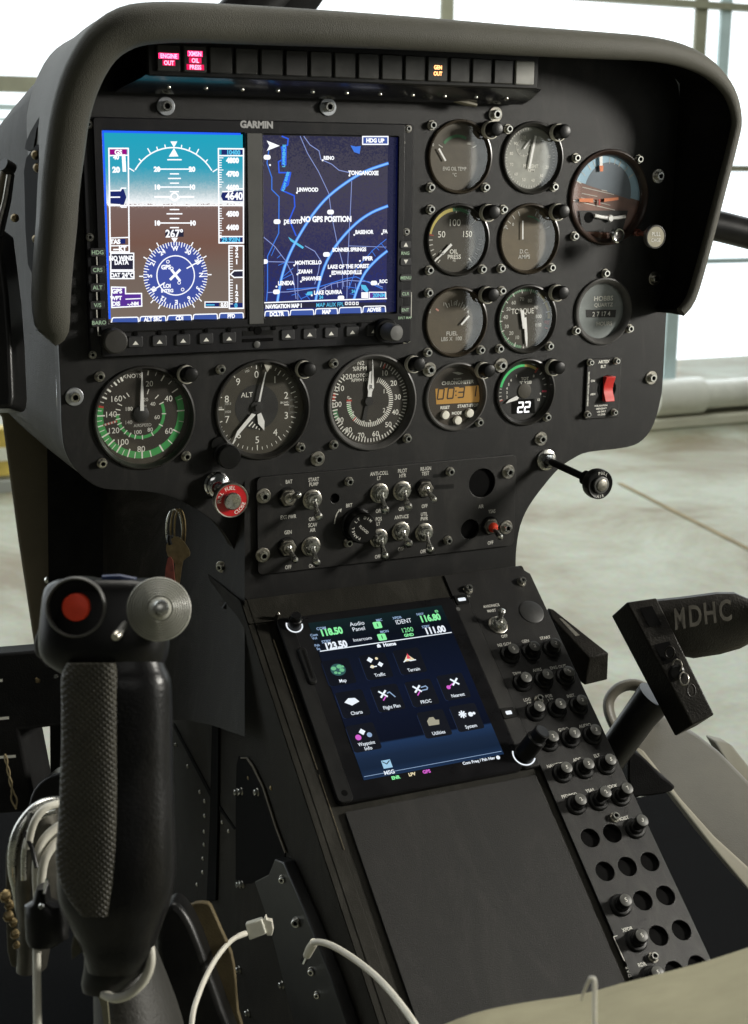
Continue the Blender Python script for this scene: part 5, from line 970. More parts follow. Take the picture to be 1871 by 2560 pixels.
# olive cover plate on the pedestal side, curving to the console
pc = thing('pedestal_side_cover', 'olive grey curved plate on the pedestal side, behind the hanging keys', 'cover plate', W(450, 1500, 1150))
cols = [(258, 1190), (268, 1192), (380, 1185), (470, 1165), (525, 1135), (565, 1105), (592, 1085), (612, 1072)]
b = B(); rows = []
for px, Z in cols:
    yb = 1800 if px < 500 else 1835+(px-593)*.35
    rows.append([W(px, y, Z-(y-1200)*.05) for y in (1120, 1250, 1400, 1550, 1700, yb)])
b.loft(rows, PED); b.build('plate_skin', pc, recalc=False)
o = SCRB.copy(); COL.objects.link(o); o.parent = pc; p = W(554, 1417, 1100); g = pc['_org']; o.location = ((p[0]-g[0])/1000, -(p[1]-g[1])/1000, (p[2]-g[2])/1000); o.rotation_euler = (0, 0, -.9); o.scale = (.8,)*3
b = B(); b.slab([(118, 1080), (262, 1150), (265, 1700), (300, 2000), (127, 2000)], 1215, 10, MATTE); b.build('inner_wall', pc)
cl = thing('nose_column', 'tall olive grey column below the panel fairing at the left', 'column', W(90, 1400, 1250))
b = B(); b.slab([(-40, 990), (3, 1043), (44, 1350), (88, 1640), (148, 1935), (175, 2060), (260, 2060), (260, 1700), (200, 1400), (210, 1120), (60, 960)], 1245, 60, SHELL2); b.build('column_skin', cl, bevel=3)
b = B(); p = W(122, 1450, 1230); b.lathe(p, [(3.6, 0), (3.4, 2), (1.6, 4)], STEEL, 16, d=(-.6, .8, 0)); b.build('stud', cl)

# keys hanging from the ignition
ks = thing('hanging_keys', 'bunch of keys on a brassy ring hanging below the left side of the panel', 'keys', W(440, 1280, 1060))
b = B()
for r_, dx_ in ((1., 0), (.86, 6), (.95, 14)):
    pts = []
    for k in range(25):
        a = 2*pi*k/24; pts.append(W(440+dx_-4+ (20-dx_*.4)*cos(a)*r_, 1325+52*sin(a), 1062+6*sin(a)))
    b.tube(pts, .75, BRASS if dx_ else STEEL, 8, caps=False)
b.build('ring', ks)
b = B(); b.slab([(436, 1342), (452, 1346), (472, 1372), (474, 1390), (458, 1402), (452, 1440), (446, 1470), (436, 1466), (438, 1410), (420, 1390), (416, 1362)], 1058, 2.4, BRASS, sm=2); b.build('key', ks)
b = B(); b.slab([(420, 1395), (432, 1400), (436, 1440), (440, 1475), (424, 1470), (412, 1450)], 1052, 2.0, mat('red_fob', (.14, .03, .02), .5, var=.4), sm=2); b.build('fob', ks)
b = B(); b.tube([W(426, 1338, 1060), W(424, 1350, 1060), (W(428, 1362, 1060))], 2.6, BLACK, 10); b.build('barrel', ks)

# ================================================================== TOUCHSCREEN NAVIGATOR
gt = thing('touchscreen_navigator', 'square touchscreen radio navigator showing radio frequencies and icons on the sloping console', 'touchscreen', (57, 0, -70), frame=F_CON)
b = B(); b.rbox(-24, 125.5, -148, 7.5, -2, 3.2, 5, mat('navigator_gloss_black', (.008, .008, .009), .22, spec=.22, var=.3, scale=40, rvar=.08), 1.0); b.build('housing', gt)
b = B(); b.rbox(125.8, 139.5, -147.5, 7, -2, 1.6, 2, PLATE, .5); b.build('key_strip', gt); b = B(); b.rbox(-24, -12, -148, 7.5, 3.2, 4.2, 4, BLACK, .6); b.build('card_side_bezel', gt)
GT = ramp_mat('navigator_picture', [(0, (.012, .030, .075)), (1, (.006, .016, .018)), (.06, (.008, .018, .042)), (.12, (.010, .022, .052)), (.19, (.014, .036, .095)), (.20, (.0035, .0055, .014)), (.5, (.0045, .008, .024)), (.8, (.0035, .006, .014)), (.86, (.003, .005, .010))], 1., .0, 300)
b = B(); b.box(0, 113.3, -133.9, 0, 3.0, 3.5, GT); gs = b.build('screen', gt)
b = B(); hz = 3.75
EGR = emat('nav_green', (.25, .85, .35), 1.05); EW2 = emat('nav_white', (.85, .92, 1), 1.0); EGB = emat('nav_blue_text', (.35, .5, .75), .8); ETL = emat('nav_tile', (.0025, .004, .009), 1.); ETE = emat('nav_tile_edge', (.012, .025, .07), 1.); EMG = emat('nav_magenta', (.65, .12, .6), 1.); ERD = emat('nav_red', (.8, .08, .12), 1.); EYL = emat('nav_yellow', (.8, .7, .45), 1.)
QG = lambda q, h=3.75: Q(*cG(*q), h)
def gx(s, q, sz, m=EW2, **kw): x, z = QG(q); kw.setdefault('bold', .03); b.text(s, x, z, sz, hz, m, **kw)
gx('118.50', (393, 217), 8.2, EGR, xs=.82, bold=.05); gx('123.50', (418, 292), 8.2, EW2, xs=.82, bold=.05); gx('COM', (338, 200), 3.4, EGB); gx('STBY', (366, 272), 3.4, EGB); gx('Com', (298, 236), 3, EGB); gx('Vol', (301, 254), 3, EGB); gx('Psh', (315, 293), 3, EGB); gx('Sq', (322, 312), 3, EGB)
gx('Audio', (535, 173), 5, EW2, bold=.0); gx('Panel', (544, 202), 5, EW2, bold=.0); gx('Intercom', (565, 258), 4.2, EW2, bold=.0); gx('MIC', (657, 154), 3, EGB); gx('MON', (686, 217), 3, EGB)
for q in ((648, 182), (673, 248)): x, z = QG(q); b.poly(rrect(x-3.4, x+3.4, z-3, z+3, 1), hz, EGR); b.text('1', x, z, 4, hz+.1, ETL, bold=.04)
gx('XPDR', (756, 141), 3, EGB); gx('IDENT', (791, 161), 5.6, EW2, bold=.0, xs=.85); gx('1200', (811, 208), 5.8, EGR, bold=.0, xs=.9); gx('GND', (821, 236), 3.6, EGR, bold=.04); gx('NAV', (882, 121), 3, EGB); gx('ID', (973, 106), 3, EGR); gx('116.80', (937, 142), 8.0, EGR, xs=.82, bold=.05); gx('STBY', (914, 190), 3, EGB); gx('111.00', (965, 208), 8.0, EW2, xs=.82, bold=.05)
a, c_ = QG((310, 332)), QG((1042, 222)); zc = (a[1]+c_[1])/2; b.line([(1.5, zc), (112, zc)], .8, hz, EW2); gx('Home', (714, 287), 4.2, EW2, bold=.05); x, z = QG((655, 296)); b.poly([(x-1.5, z-1.5), (x+1.5, z-1.5), (x+1.5, z+.4), (x, z+1.9), (x-1.5, z+.4)], hz, EW2)
tiles = {'Map': (436, 440), 'Traffic': (640, 408), 'Terrain': (826, 380), 'Charts': (512, 615), 'Flight Plan': (705, 583), 'PROC': (893, 555), 'Nearest': (1068, 520), 'Waypoint': (572, 800), 'Utilities': (962, 725), 'System': (1140, 690)}
tx0 = {}
for s, q in tiles.items():
    x, z = QG(q); tx0[s] = (x, z); z -= 0
    o_ = rrect(x-11, x+11, z-11, z+11, 2, 3); b.poly(o_, 3.58, ETL); b.line(o_[11:19], .35, 3.62, ETE); 
    if s == 'Waypoint': b.text('Waypoint', x+.5, z-5.0, 4.0, hz, EW2, xs=.82, bold=.01); b.text('Info', x+.5, z-9.0, 4.0, hz, EW2, bold=.01)
    else: b.text(s, x+.5, z-7.6, 4.0, hz, EW2, xs=.86, bold=.01)
x, z = tx0['Map']; z += 2; b.disc(x, z, 6.0, hz-.1, emat('globe_blue', (.03, .10, .10), 1.), 28, rz=5.2)
for dx_, dz_, r_ in ((-3.2, 1.5, 2.1), (-2.6, -2.2, 1.4), (1.6, 2.4, 2.2), (2.8, -.8, 2.0), (0, -3, 1.2), (4.2, 2, 1.2)): b.disc(x+dx_, z+dz_, r_, hz, emat('globe_green', (.16, .50, .26), 1.), 12, rz=r_*.8)
x, z = tx0['Traffic']; z += 3
for dx_, dz_, r_ in ((-3, 3, 2.6), (4, -2, 2.4)): b.poly([(x+dx_-r_, z+dz_), (x+dx_, z+dz_-r_), (x+dx_+r_, z+dz_), (x+dx_, z+dz_+r_)], hz, EW2)
b.disc(x-3, z-3, 1.5, hz, EYL, 12); b.disc(x+2.6, z+3.4, 1.2, hz, EYL, 12); b.line([(x-4.6, z-3.2), (x+.4, z-3.2)], .8, hz, EW2)
x, z = tx0['Terrain']; z += 2.5; b.poly([(x-5, z-2.4), (x+5, z-2.4), (x, z+3.6)], hz, EYL); b.poly([(x-1.8, z-.4), (x+1.8, z-.4), (x+.2, z+4.4)], hz+.05, ERD); b.line([(x-5, z-2.6), (x-1.5, z-.6), (x+.5, z-2.4), (x+5, z-2.2)], .8, hz+.08, EW2)
x, z = tx0['Charts']; z += 2; b.poly([(x-6, z), (x-1, z-3.4), (x+5.6, z-1.0), (x+3.2, z+2.4), (x-2, z+3)], hz, EW2)
for s in ('Flight Plan', 'PROC', 'Nearest'):
    x, z = tx0[s]; z += 2.6; ox = -2.5 if s != 'Nearest' else 2.4; b.line([(x+ox-2.6, z+3.6), (x+ox+2.4, z-1.2)], 1.5, hz, EW2); b.line([(x+ox+2.6, z+3.6), (x+ox-2.4, z-1.2)], 1.5, hz, EW2); b.line([(x-4, z-4), (x-1, z-1)] if s != 'Nearest' else [(x-4.5, z-2.6), (x, z)], .9, hz, EMG)
    if s == 'Flight Plan': b.line([(x+1, z+1.4), (x+3, z+2), (x+6, z-2.6)], .9, hz, EGB)
    if s == 'PROC': b.line([(x+1, z+2), (x+5, z+2.6), (x+6, z+1), (x+5, z-.4), (x+1, z-.6)], .9, hz, EGB)
    if s == 'Nearest': b.disc(x-4.4, z-2.6, 1.7, hz, EMG, 14)
x, z = tx0['Waypoint']; b.poly([(x-2.4, z+4.5), (x+.4, z+1.8), (x+3, z+4.6), (x+.2, z+7.2)], hz, EW2); b.disc(x-4, z+.6, 2.3, hz, EMG, 16); b.disc(x+5, z+1.2, 2.0, hz, EGB, 14)
x, z = tx0['Utilities']; z += 2; b.poly([(x-5, z-3), (x+3.6, z-3.2), (x+4.8, z+.6), (x+2, z+1), (x+1, z+3.6), (x-2.4, z+3.6), (x-5, z+1)], hz, emat('toolbox', (.36, .34, .26), 1.))
x, z = tx0['System']; z += 3
for k in range(4): b.tick(x-2.4, z, k*45, -3.2, 3.2, 1.2, hz, EW2)
b.disc(x+4, z-1, 2, hz, EW2, 12); b.disc(x+7, z-.6, 1.2, hz, EW2, 12)
x, z = QG((700, 950)); b.poly([(x-3.4, z-2.8), (x+3.6, z-2.8), (x+3.6, z+3.6), (x-3.4, z+3.6)], hz, emat('message_icon', (.35, .6, .8), 1.)); b.line([(x-2.6, z+2.6), (x, z+.4), (x+2.8, z+2.6)], .7, hz+.05, ETL); gx('MSG', (713, 992), 4.2, EW2)
gx('ENR', (748, 1021), 3.4, EGR, bold=.05); gx('LPV', (838, 1003), 3.4, EYL, bold=.05); gx('GPS', (918, 988), 3.6, EMG, bold=.05); gx('Com Freq / Psh Nav', (1205, 928), 3.2, EW2)
x, z = QG((1312, 911)); b.disc(x, z, 1.6, hz, EW2, 16)
b.line([(1, -131.5), (112, -131.5)], .4, hz, EGB); b.build('screen_symbology', gs)
RGL = emat('knob_ring_light', (.9, .95, 1), .95)
for q, rr0, hh, dd, nm in (((748, 1541), 5.0, 12, (-.05, 1, .12), 'upper_knob'), ((1330, 1862), 7.6, 26, (.32, 1, .18), 'lower_knob')):
    if nm == 'upper_knob': x, z = Q(737, 1562, 5)
    else: x, z = Q(1311, 1885, 4)
    b = B(); b.lathe((x, 1.6, z), [(rr0+2.4, 0), (rr0+2.4, 1.4)], BLACK, 32); b.lathe((x, 3, z), [(rr0, 0), (rr0, hh*.7), (rr0*.82, hh*.75), (rr0*.8, hh), (rr0*.7, hh+.8)], BLACK, 32, d=dd); k = b.build(nm, gt)
    b = B(); b.ring(x, z, rr0+.5, rr0+1.7, 3.3 if nm == 'lower_knob' else 4.4, RGL, 120 if nm == 'lower_knob' else 85, 300, 40); b.build('ring_light', k)
b = B(); x, z = -12.5, -36; b.rbox(x-4.2, x+3.2, z-17, z+15, 4.2, 6.4, 3, BLACK, 1.2); b.box(x-1.2, x+.6, z-13, z+12, 6.5, 6.6, PIT); b.build('card_door', gt)
b = B()
for q, w2, h2_ in (((1155, 1499), 3.4, 1.5), ((1272, 1782), 2.6, 1.6)): x, z = Q(*q, 2.2); b.poly(rrect(x-w2, x+w2, z-h2_, z+h2_, .8), 2.6, RGL)
b.build('lit_key_marks', gt)
for q in ((1155, 1499), (1272, 1782)): x, z = Q(*q, 2.0); b = B(); b.rbox(x-6, x+6, z-4.6, z+4.6, 1.6, 2.4, 1.5, BLACK, .4); b.build('key', gt)
b = B(); x, z = Q(*cG(1100, 20), 1.8); b.text('GARMIN', x+3, z-1.5, 3.0, 1.8, INKD); b.build('maker_lettering', gt)
b = B(); x, z = Q(*cG(1092, 92), 2); b.lathe((x, 1.6, z), [(1.9, 0), (1.7, .3)], GREYP, 16); b.build('light_sensor', gt)
b = B(); x, z = Q(*cG(497, 1103), 2); b.lathe((-17.5, 4.2, -141), [(2.4, 0), (2.2, .2)], PIT, 20); b.build('corner_screw', gt)

# ================================================================== BREAKER PANEL
bp = thing('breaker_panel', 'long narrow black panel of round circuit breakers down the right side of the console', 'circuit breaker panel', (170, 0, -120), frame=F_CON)
cx_ = (154.0, 173.0, 192.3); rz_ = [-52-26.25*k for k in range(12)]
holes = []; brk = []
lay = ['BBB', 'BBB', 'BBB', 'BBB', 'BBB', 'BPP', 'HHP', 'HHH', 'BHH', 'BHH', 'BHH', 'HHH']
for r_, s in enumerate(lay):
    for c2, ch in enumerate(s):
        zz = rz_[r_]-(c2-1)*.3
        (brk if ch != 'H' else holes).append((cx_[c2], zz, ch))
x, z = Q(1328, 1532, 0); dim = (x, z)
out = [(139.9, -460), (204, -460), (204, 20), (196, 28.5), (128, 28.5), (128, 9), (139.9, 9)]
b = B(); plate(b, out, [circ(a, c2, 7.7, 28) for a, c2, _ in holes], -2.1, 1.1, PLATE, .3); b.build('plate', bp)
b = B()
for a, c2, _ in holes: b.lathe((a, 1.0, c2), [(7.7, 0), (7.7, -2.4), (7.4, -3.0), (.1, -3.1)], PIT, 28)
b.build('hole_linings', bp)
b = B(); b.lathe((dim[0], 1.1, dim[1]), [(10.6, -.05), (10.6, .5), (9.6, 1.0), (.1, 1.4)], mat('hole_plug', (.022, .022, .021), .5, var=.3), 36); b.build('hole_plug', bp)
for q in ((1175, 1467), (1309, 1448), (1353, 1742), (1543, 2037), (1640, 2388)): x, z = Q(*q, 6); o = put(SCR, bp, x, 1.1, z)
toggle(bp, Q(1247, 1560, 3), Q(*cR(283, 275), 16), 1.1, False, 3.2, f=None, L=10.)
def bl(s, q, sz=3.7): x, z = Q(*q, 1.3); b = B(); b.text(s, x, z, sz, 1.35, INK, bold=.02, xs=.9); b.build('breaker_label', bp)
bl('AVIONICS', cR(220, 255), 3.6); bl('MAST', cR(222, 282), 3.6); bl('OFF', cR(293, 424))
for s, q in (('N2 GOV', (293, 470)), ('GEN', (410, 452)), ('START', (520, 433)), ('TRIM', (363, 632)), ('AHRS', (476, 612)), ('ENG OUT', (592, 596)), ('LDG', (420, 778)), ('LT', (432, 800)), ('POS', (540, 758)), ('LTS', (552, 780)), ('INST', (662, 756)), ('ATT', (522, 966)), ('GYRO', (622, 944)), ('AUDIO', (742, 922)), ('NAV/GPS1', (578, 1142)), ('ADC', (698, 1112)), ('ELT', (808, 1090)), ('PFD/MFD', (655, 1312)), ('YSAS', (770, 1284)), ('HOOK', (890, 1262)), ('HOIST', (955, 1440))): bl(s, cR(*q))
for s, q in (('XPDR', (908, 918)), ('RDR', (998, 1135))): bl(s, (1200+q[0]*.4062, 1950+q[1]*.4062))
b = B(); L_ = [Q(1200+a*.4062, 1950+c2*.4062, 1.3) for a, c2 in ((845, 958), (823, 965), (890, 1112))]; b.line(L_, .6, 1.35, INK)
for k, s in enumerate(('R', 'A', 'D')): x, z = Q(1200+(905+k*8)*.4062, 1950+(1155+k*24)*.4062, 1.3); b.text(s, x, z, 3.4, 1.35, INKD, rot=90)
b.build('side_legend', bp)
CAP = mat('breaker_cap', (.065, .065, .058), .45, var=.3, scale=100)
for i, (a, c2, ch) in enumerate(brk):
    b = B(); b.lathe((a, 1.1, c2), [(8.1, 0), (8.1, 1.2), (7.2, 2.2), (5.6, 2.4), (5.4, 4.4), (4.9, 5)], BLACK, 28); 
    top = (5.6 if ch == 'B' else 10.5)+random.uniform(-.7, .9)
    k = b.build('circuit_breaker', bp)
    b = B(); b.lathe((a, 5, c2), [(3.6, 0), (3.6, max(.2, top-5.0)), (4.9, max(.5, top-4.5)), (5.1, top-1.0), (4.6, top)], BLACK, 24, capend=False); b.lathe((a, 5+top, c2), [(4.6, 0), (4.0, .35), (.1, .35)], CAP, 24); b.text(('5', '5', '7', '2', '5', '3', '2')[(i*3) % 7], a, c2, 4.2+random.uniform(-.3, .2), 5.5+top, INK, rot=random.uniform(-25, 25)); b.build('button', k)
# ================================================================== camera-aligned helpers for the loose things in the foreground
CRt = Vector((RC[0][0], -RC[0][2], -RC[0][1])); CUp = -Vector((RC[1][0], -RC[1][2], -RC[1][1])); CKf = Vector((RC[2][0], -RC[2][2], -RC[2][1]))
def ell(px, py, Z, a, d, n=24, sq=1.0):          # horizontal ring: half width a px, half depth d mm
    c = Vector(W(px, py, Z)); mm = Z/FL; out = []
    for k in range(n):
        t = 2*pi*k/n; cc, ss = cos(t), sin(t); e = sq
        out.append(c+CRt*(a*mm*math.copysign(abs(cc)**e, cc))+CKf*(d*math.copysign(abs(ss)**e, ss)))
    return out
# ------------------------------------------------------------------ cabin floor
b = B(); b.add([onfloor(x, y, -640) for x, y in ((-300, 2020), (60, 2000), (160, 1965), (600, 1900), (1300, 1935), (1560, 1990), (1600, 1992), (1668, 1975), (1760, 2058), (1880, 2185), (2150, 2460), (2150, 3300), (-300, 3300))], [tuple(range(13))], CARPET)
o = b.build('cabin_floor', recalc=False); o['kind'] = 'structure'

# ------------------------------------------------------------------ cyclic grip
ZG = 700
g = thing('cyclic_grip', 'black pistol grip of the control stick with a red button and a grey trim cone', 'control grip', W(300, 2000, ZG))
rows = [(285, 1640, 118, 15), (288, 1670, 126, 16), (292, 1700, 134, 18), (296, 1760, 134, 18), (297, 1850, 134, 18), (297, 1950, 135, 18), (297, 2050, 139, 19), (295, 2130, 144, 20), (292, 2200, 146, 20), (290, 2250, 138, 20), (292, 2300, 118, 18), (296, 2345, 98, 16), (298, 2385, 84, 15), (292, 2420, 70, 13)]
b = B(); b.loft([ell(x, y, ZG, a, d, 28, .8) for x, y, a, d in smooth(rows, 3, False)], RUBBER, close=True, cap=True); b.build('handle', g)
CHK = mat('checkered_grip', (.036, .033, .022), .55, var=.35, scale=60, knurl=150., dust=.1)
pr_ = [(232, 1655, 60), (228, 1690, 70), (228, 1760, 70), (228, 1850, 70), (227, 1950, 72), (225, 2050, 75), (222, 2130, 78), (224, 2190, 72), (232, 2240, 56), (244, 2280, 36)]
b = B(); b.loft([ell(x, y, ZG-13, a, 9, 24, .45) for x, y, a in smooth(pr_, 3, False)], CHK, close=True, cap=True); b.build('grip_panel', g)
b = B(); b.loft([ell(x, y, ZG+4, a, d, 28, .7) for x, y, a, d in smooth([(268, 1448, 120, 14), (266, 1470, 150, 17), (264, 1540, 158, 20), (262, 1610, 160, 21), (265, 1650, 150, 19), (275, 1680, 120, 15)], 3, False)], BLACK, close=True, cap=True); b.build('head', g)
def fdir(a=0., c=0.): return -CKf+CRt*a+CUp*c
b = B(); p = W(198, 1515, ZG-8); b.lathe(p, [(13.4, -26), (14.4, -10), (14.8, 0), (15.0, 8), (14.4, 9.2)], BLACK, 48, d=fdir(), capend=False); b.lathe(p, [(15.05, 6.5), (15.0, 8.6), (14.2, 9.6), (13.6, 9.2), (13.3, 5.5)], GREYP, 48, d=fdir(), capend=False); b.lathe(p, [(13.3, 5.4), (7.2, 4.8), (7.1, 5.2)], MATTE, 48, d=fdir(), capend=False); b.build('button_housing', g)
b = B(); b.lathe(Vector(p)+CRt*.3, [(6.9, 4.4), (6.9, 8.6), (6.3, 9.6), (4, 10.1), (.1, 10.3)], REDB, 40, d=fdir()); b.build('red_button', g)
CONE = mat('trim_cone_grey', (.34, .34, .30), .38, var=.15, scale=60, rvar=.1)
p = Vector(W(398, 1523, ZG-12)); prof = [(6, -22), (8, -8), (13.5, -3), (15.4, -1), (15.8, 0)]
for k in range(8): r_ = 15.6-k*1.2; prof += [(r_, .3+k*.8), (r_-.15, 1.2+k*.8), (r_-.55, 1.5+k*.8), (r_-.95, .5+k*.8)]
prof += [(5.4, 7.2), (4.6, 8.6), (4.0, 11.5), (3.7, 12), (3.7, 15), (2.8, 16.2), (1.4, 16.6)]
b = B(); b.lathe(p, prof, CONE, 56, d=fdir(.22, .12)); b.build('trim_cone', g)
b = B(); q = p+fdir(.22, .12).normalized()*12; b.lathe(q, [(3.9, 0), (4.0, 3), (3.2, 4.6), (1.6, 5.2)], STEEL, 24, d=fdir(.22, .12)); b.build('cone_tip', g)
b = B(); b.tube([W(322, 1548, ZG-10), W(306, 1570, ZG-18), W(293, 1588, ZG-24)], [2.0, 1.9, 2.0], GREYP, 14); b.lathe(W(291, 1590, ZG-24), [(2.4, -2), (2.5, 0), (1.8, 1.6)], STEELD, 16, d=fdir(-.3, -.4)); b.build('toggle', g)
b = B(); b.slab(smooth([(128, 1520), (98, 1568), (84, 1612), (92, 1640), (112, 1645), (132, 1600), (140, 1560)], 2), ZG+6, 16, GREYP); b.build('side_bracket', g, bevel=1.5)
b = B(); b.tube([W(258, 1446, ZG+2), W(300, 1444, ZG), W(340, 1452, ZG)], 1.8, mat('blue_wire', (.015, .03, .10), .4, var=.2), 8); b.build('blue_wire', g)
b = B(); b.loft([ell(x, y, ZG+10, a, d, 20) for x, y, a, d in ((296, 2380, 84, 13), (290, 2420, 80, 13), (268, 2455, 64, 12), (258, 2475, 50, 10))], BLACK, close=True, cap=True); b.build('neck_boot', g)
b = B(); b.slab([(200, 2256), (262, 2246), (240, 2282), (232, 2300), (205, 2380), (180, 2400), (178, 2370)], ZG-4, 5, mat('tape_olive', (.05, .045, .025), .6, var=.4, scale=80)); b.build('tape', g, bevel=.5)
# white loop of cable under the grip
t = thing('white_cable_loop', 'thick white cable curving in a loop just below the control grip', 'cable', W(375, 2420, ZG))
pts = smooth([(352, 2300, ZG+6), (364, 2330, ZG), (375, 2368, ZG-4), (377, 2408, ZG-6), (360, 2452, ZG-6), (326, 2484, ZG-6), (290, 2496, ZG-4), (258, 2484, ZG)], 5, False)
b = B(); b.tube([W(*q) for q in pts], 2.35, WIRE, 14); b.build('cable', t)
t = thing('white_rod_cable', 'straight white cable hanging down at the lower left corner', 'cable', W(93, 2450, 720))
b = B(); b.tube([W(92, 2350, 720), W(93, 2450, 715), W(95, 2640, 705)], 2.1, WIRE, 14); b.build('cable', t)
b = B(); b.loft([ell(x, y, 722, a, 8, 18) for x, y, a in ((108, 2215, 14), (105, 2250, 22), (112, 2262, 50), (118, 2300, 56), (118, 2345, 54), (110, 2362, 36))], BLACK, close=True, cap=True); b.build('connector', t)
b = B(); b.tube([W(118, 2198, 715), W(110, 2232, 716)], 1.0, CHROME, 8); b.lathe(W(104, 2266, 708), [(1.6, 0), (1.2, 1.6)], STEEL, 10, d=fdir()); b.build('clip', t)
# grey strap and boot below
t = thing('olive_strap', 'narrow olive strap running down from the base of the control grip', 'strap', W(240, 2450, 720))
b = B(); b.loft([[W(x-w, y, Z), W(x+w, y, Z-2), W(x+w+3, y, Z+4), W(x-w, y, Z+6)] for x, y, w, Z in smooth([(240, 2380, 12, 712), (244, 2420, 13, 712), (252, 2470, 13, 714), (262, 2520, 8, 716), (270, 2600, 6, 720)], 3, False)], mat('strap_olive', (.16, .15, .095), .6, var=.25, scale=60), close=True, cap=True); b.build('strap', t)
t = thing('stick_boot', 'dark grey leather boot around the foot of the control stick', 'boot', W(330, 2520, 745))
b = B(); b.loft([ell(x, y, 760, a, d, 28) for x, y, a, d in smooth([(312, 2330, 60, 20), (318, 2400, 78, 28), (332, 2480, 94, 34), (346, 2560, 106, 40), (362, 2700, 128, 46)], 3, False)], mat('boot_leather', (.022, .021, .017), .6, var=.3, scale=30, bump=.4, bscale=500), close=True, cap=True); b.build('boot', t)

# ------------------------------------------------------------------ tan flap and dark seat edge beside it
t = thing('tan_leather_flap', 'folded tan leather flap beside the console side wall', 'flap', W(540, 2400, 850))
b = B(); b.slab([(442, 2250), (452, 2244), (472, 2264), (488, 2258), (520, 2258), (534, 2280), (556, 2330), (580, 2386), (590, 2450), (596, 2530), (620, 2620), (585, 2620), (560, 2480), (532, 2420), (508, 2360), (480, 2300)], 860, 6, TAN, sm=2); b.build('flap', t, bevel=1.5)
t = thing('black_seat_edge', 'black curved edge of a leg pad between the stick boot and the tan flap', 'pad', W(460, 2420, 830))
b = B(); b.slab([(395, 2300), (420, 2262), (445, 2262), (475, 2300), (505, 2370), (528, 2440), (556, 2520), (580, 2620), (440, 2640), (410, 2500), (390, 2380)], 835, 26, BLACK, sm=3); b.build('pad', t, bevel=5)

# ------------------------------------------------------------------ chrome conduit bundle, brass fittings, black avionics box at the left
t = thing('conduit_elbow', 'bent bundle of shiny metal conduit behind the control grip at the left', 'conduit', W(90, 2100, 800))
b = B(); b.tube([W(*q) for q in smooth([(60, 2330, 800), (45, 2240, 800), (32, 2160, 798), (42, 2085, 796), (78, 2030, 800), (120, 2005, 806), (165, 2005, 812)], 4, False)], 3.0, STEEL, 16)
b.tube([W(*q) for q in smooth([(100, 2290, 786), (92, 2200, 786), (96, 2130, 784), (122, 2085, 788), (165, 2055, 794)], 4, False)], 2.6, WIRE, 14)
b.tube([W(*q) for q in smooth([(112, 2290, 786), (104, 2210, 784), (112, 2150, 783), (136, 2112, 786), (170, 2088, 792)], 4, False)], 2.6, WIRE, 14)
b.loft([ell(x, y, 806, a, 14, 24) for x, y, a in ((108, 2020, 36), (104, 2060, 52), (96, 2120, 62), (92, 2200, 60), (90, 2300, 48), (80, 2420, 36))], mat('conduit_sleeve', (.10, .095, .08), .35, metal=.6, var=.5, scale=40), close=True, cap=True)
b.build('conduit', t)
b = B(); b.tube([W(*q) for q in smooth([(70, 2120, 784), (84, 2060, 782), (112, 2022, 784), (150, 2008, 790)], 4, False)], 2.2, WIRE, 12); b.tube([W(*q) for q in smooth([(60, 2200, 790), (62, 2120, 788), (90, 2050, 786), (140, 2030, 790)], 4, False)], 1.6, STEEL, 12)
b.tube([W(62, 2080, 785), W(80, 2120, 780), W(92, 2170, 778)], 1.3, BLACK, 8); b.build('wire_bundle', t)
t = thing('brass_fitting', 'lumpy brass pipe fitting at the lower left edge', 'fitting', W(25, 2280, 780))
b = B()
for q, r_ in (((14, 2240), 4.2), ((24, 2262), 3.4), ((22, 2290), 3.8), ((34, 2306), 3.0), ((38, 2335), 3.4), ((42, 2362), 2.6)): b.lathe(W(q[0], q[1], 780), [(r_*.3, -r_), (r_*.8, -r_*.5), (r_*.8, 0), (r_*.55, 0), (r_*.55, r_), (r_*.3, r_*1.1)], BRASS, 8, d=fdir(.4, .8), capstart=True)
b.build('fitting_body', t)
b = B(); b.slab([(20, 2110), (60, 2180), (82, 2260), (72, 2350), (40, 2420), (18, 2380), (14, 2200)], 800, 10, mat('olive_bracket', (.05, .045, .028), .5, var=.4, scale=50), sm=2); b.build('bracket', t, bevel=1)
t = thing('avionics_rack', 'black equipment box with white dashes on its face at the left edge', 'equipment box', W(60, 1750, 900))
b = B(); b.slab([(-80, 1640), (90, 1626), (120, 1660), (168, 1672), (166, 1812), (48, 1826), (80, 1990), (60, 2030), (-80, 2040)], 905, 60, MATTE); b.build('box', t, bevel=2)
b = B()
for (x0, x1, y) in ((-20, 7, 1699), (-20, 23, 1793), (-20, 40, 1889)):
    a_ = [W(x0, y+2, 903), W(x1, y-2, 903), W(x1, y+5, 903), W(x0, y+9, 903)]; b.add(a_, [(0, 1, 2, 3)], WHITE)
b.build('white_marks', t)
b = B(); b.tube([W(92+k*3, 1700-abs(k)*2, 902) for k in range(2)], 1.5, BRASS, 8); b.lathe(W(96, 1702, 902), [(1.5, 0), (1, 3)], BRASS, 10, d=fdir()); b.lathe(W(142, 1690, 902), [(1.2, 0), (1.2, 3)], STEEL, 10, d=fdir()); b.build('pins', t)
t = thing('safety_wire', 'thin twisted safety wire hanging on the black equipment box', 'wire', W(25, 1950, 890))
for s_ in (0, 1):
    pts = [W(13+(y-1885)*.2+3*sin((y-1885)/9+s_*pi)+(8*sin((y-1985)/38*pi)*(1 if s_ else -1) if y > 1985 else 0), y, 892) for y in range(1885, 2024, 3)]
    b = B(); b.tube(pts, .55, mat('wire_tan', (.32, .26, .15), .45, metal=.5, var=.2), 6); b.build('strand', t)
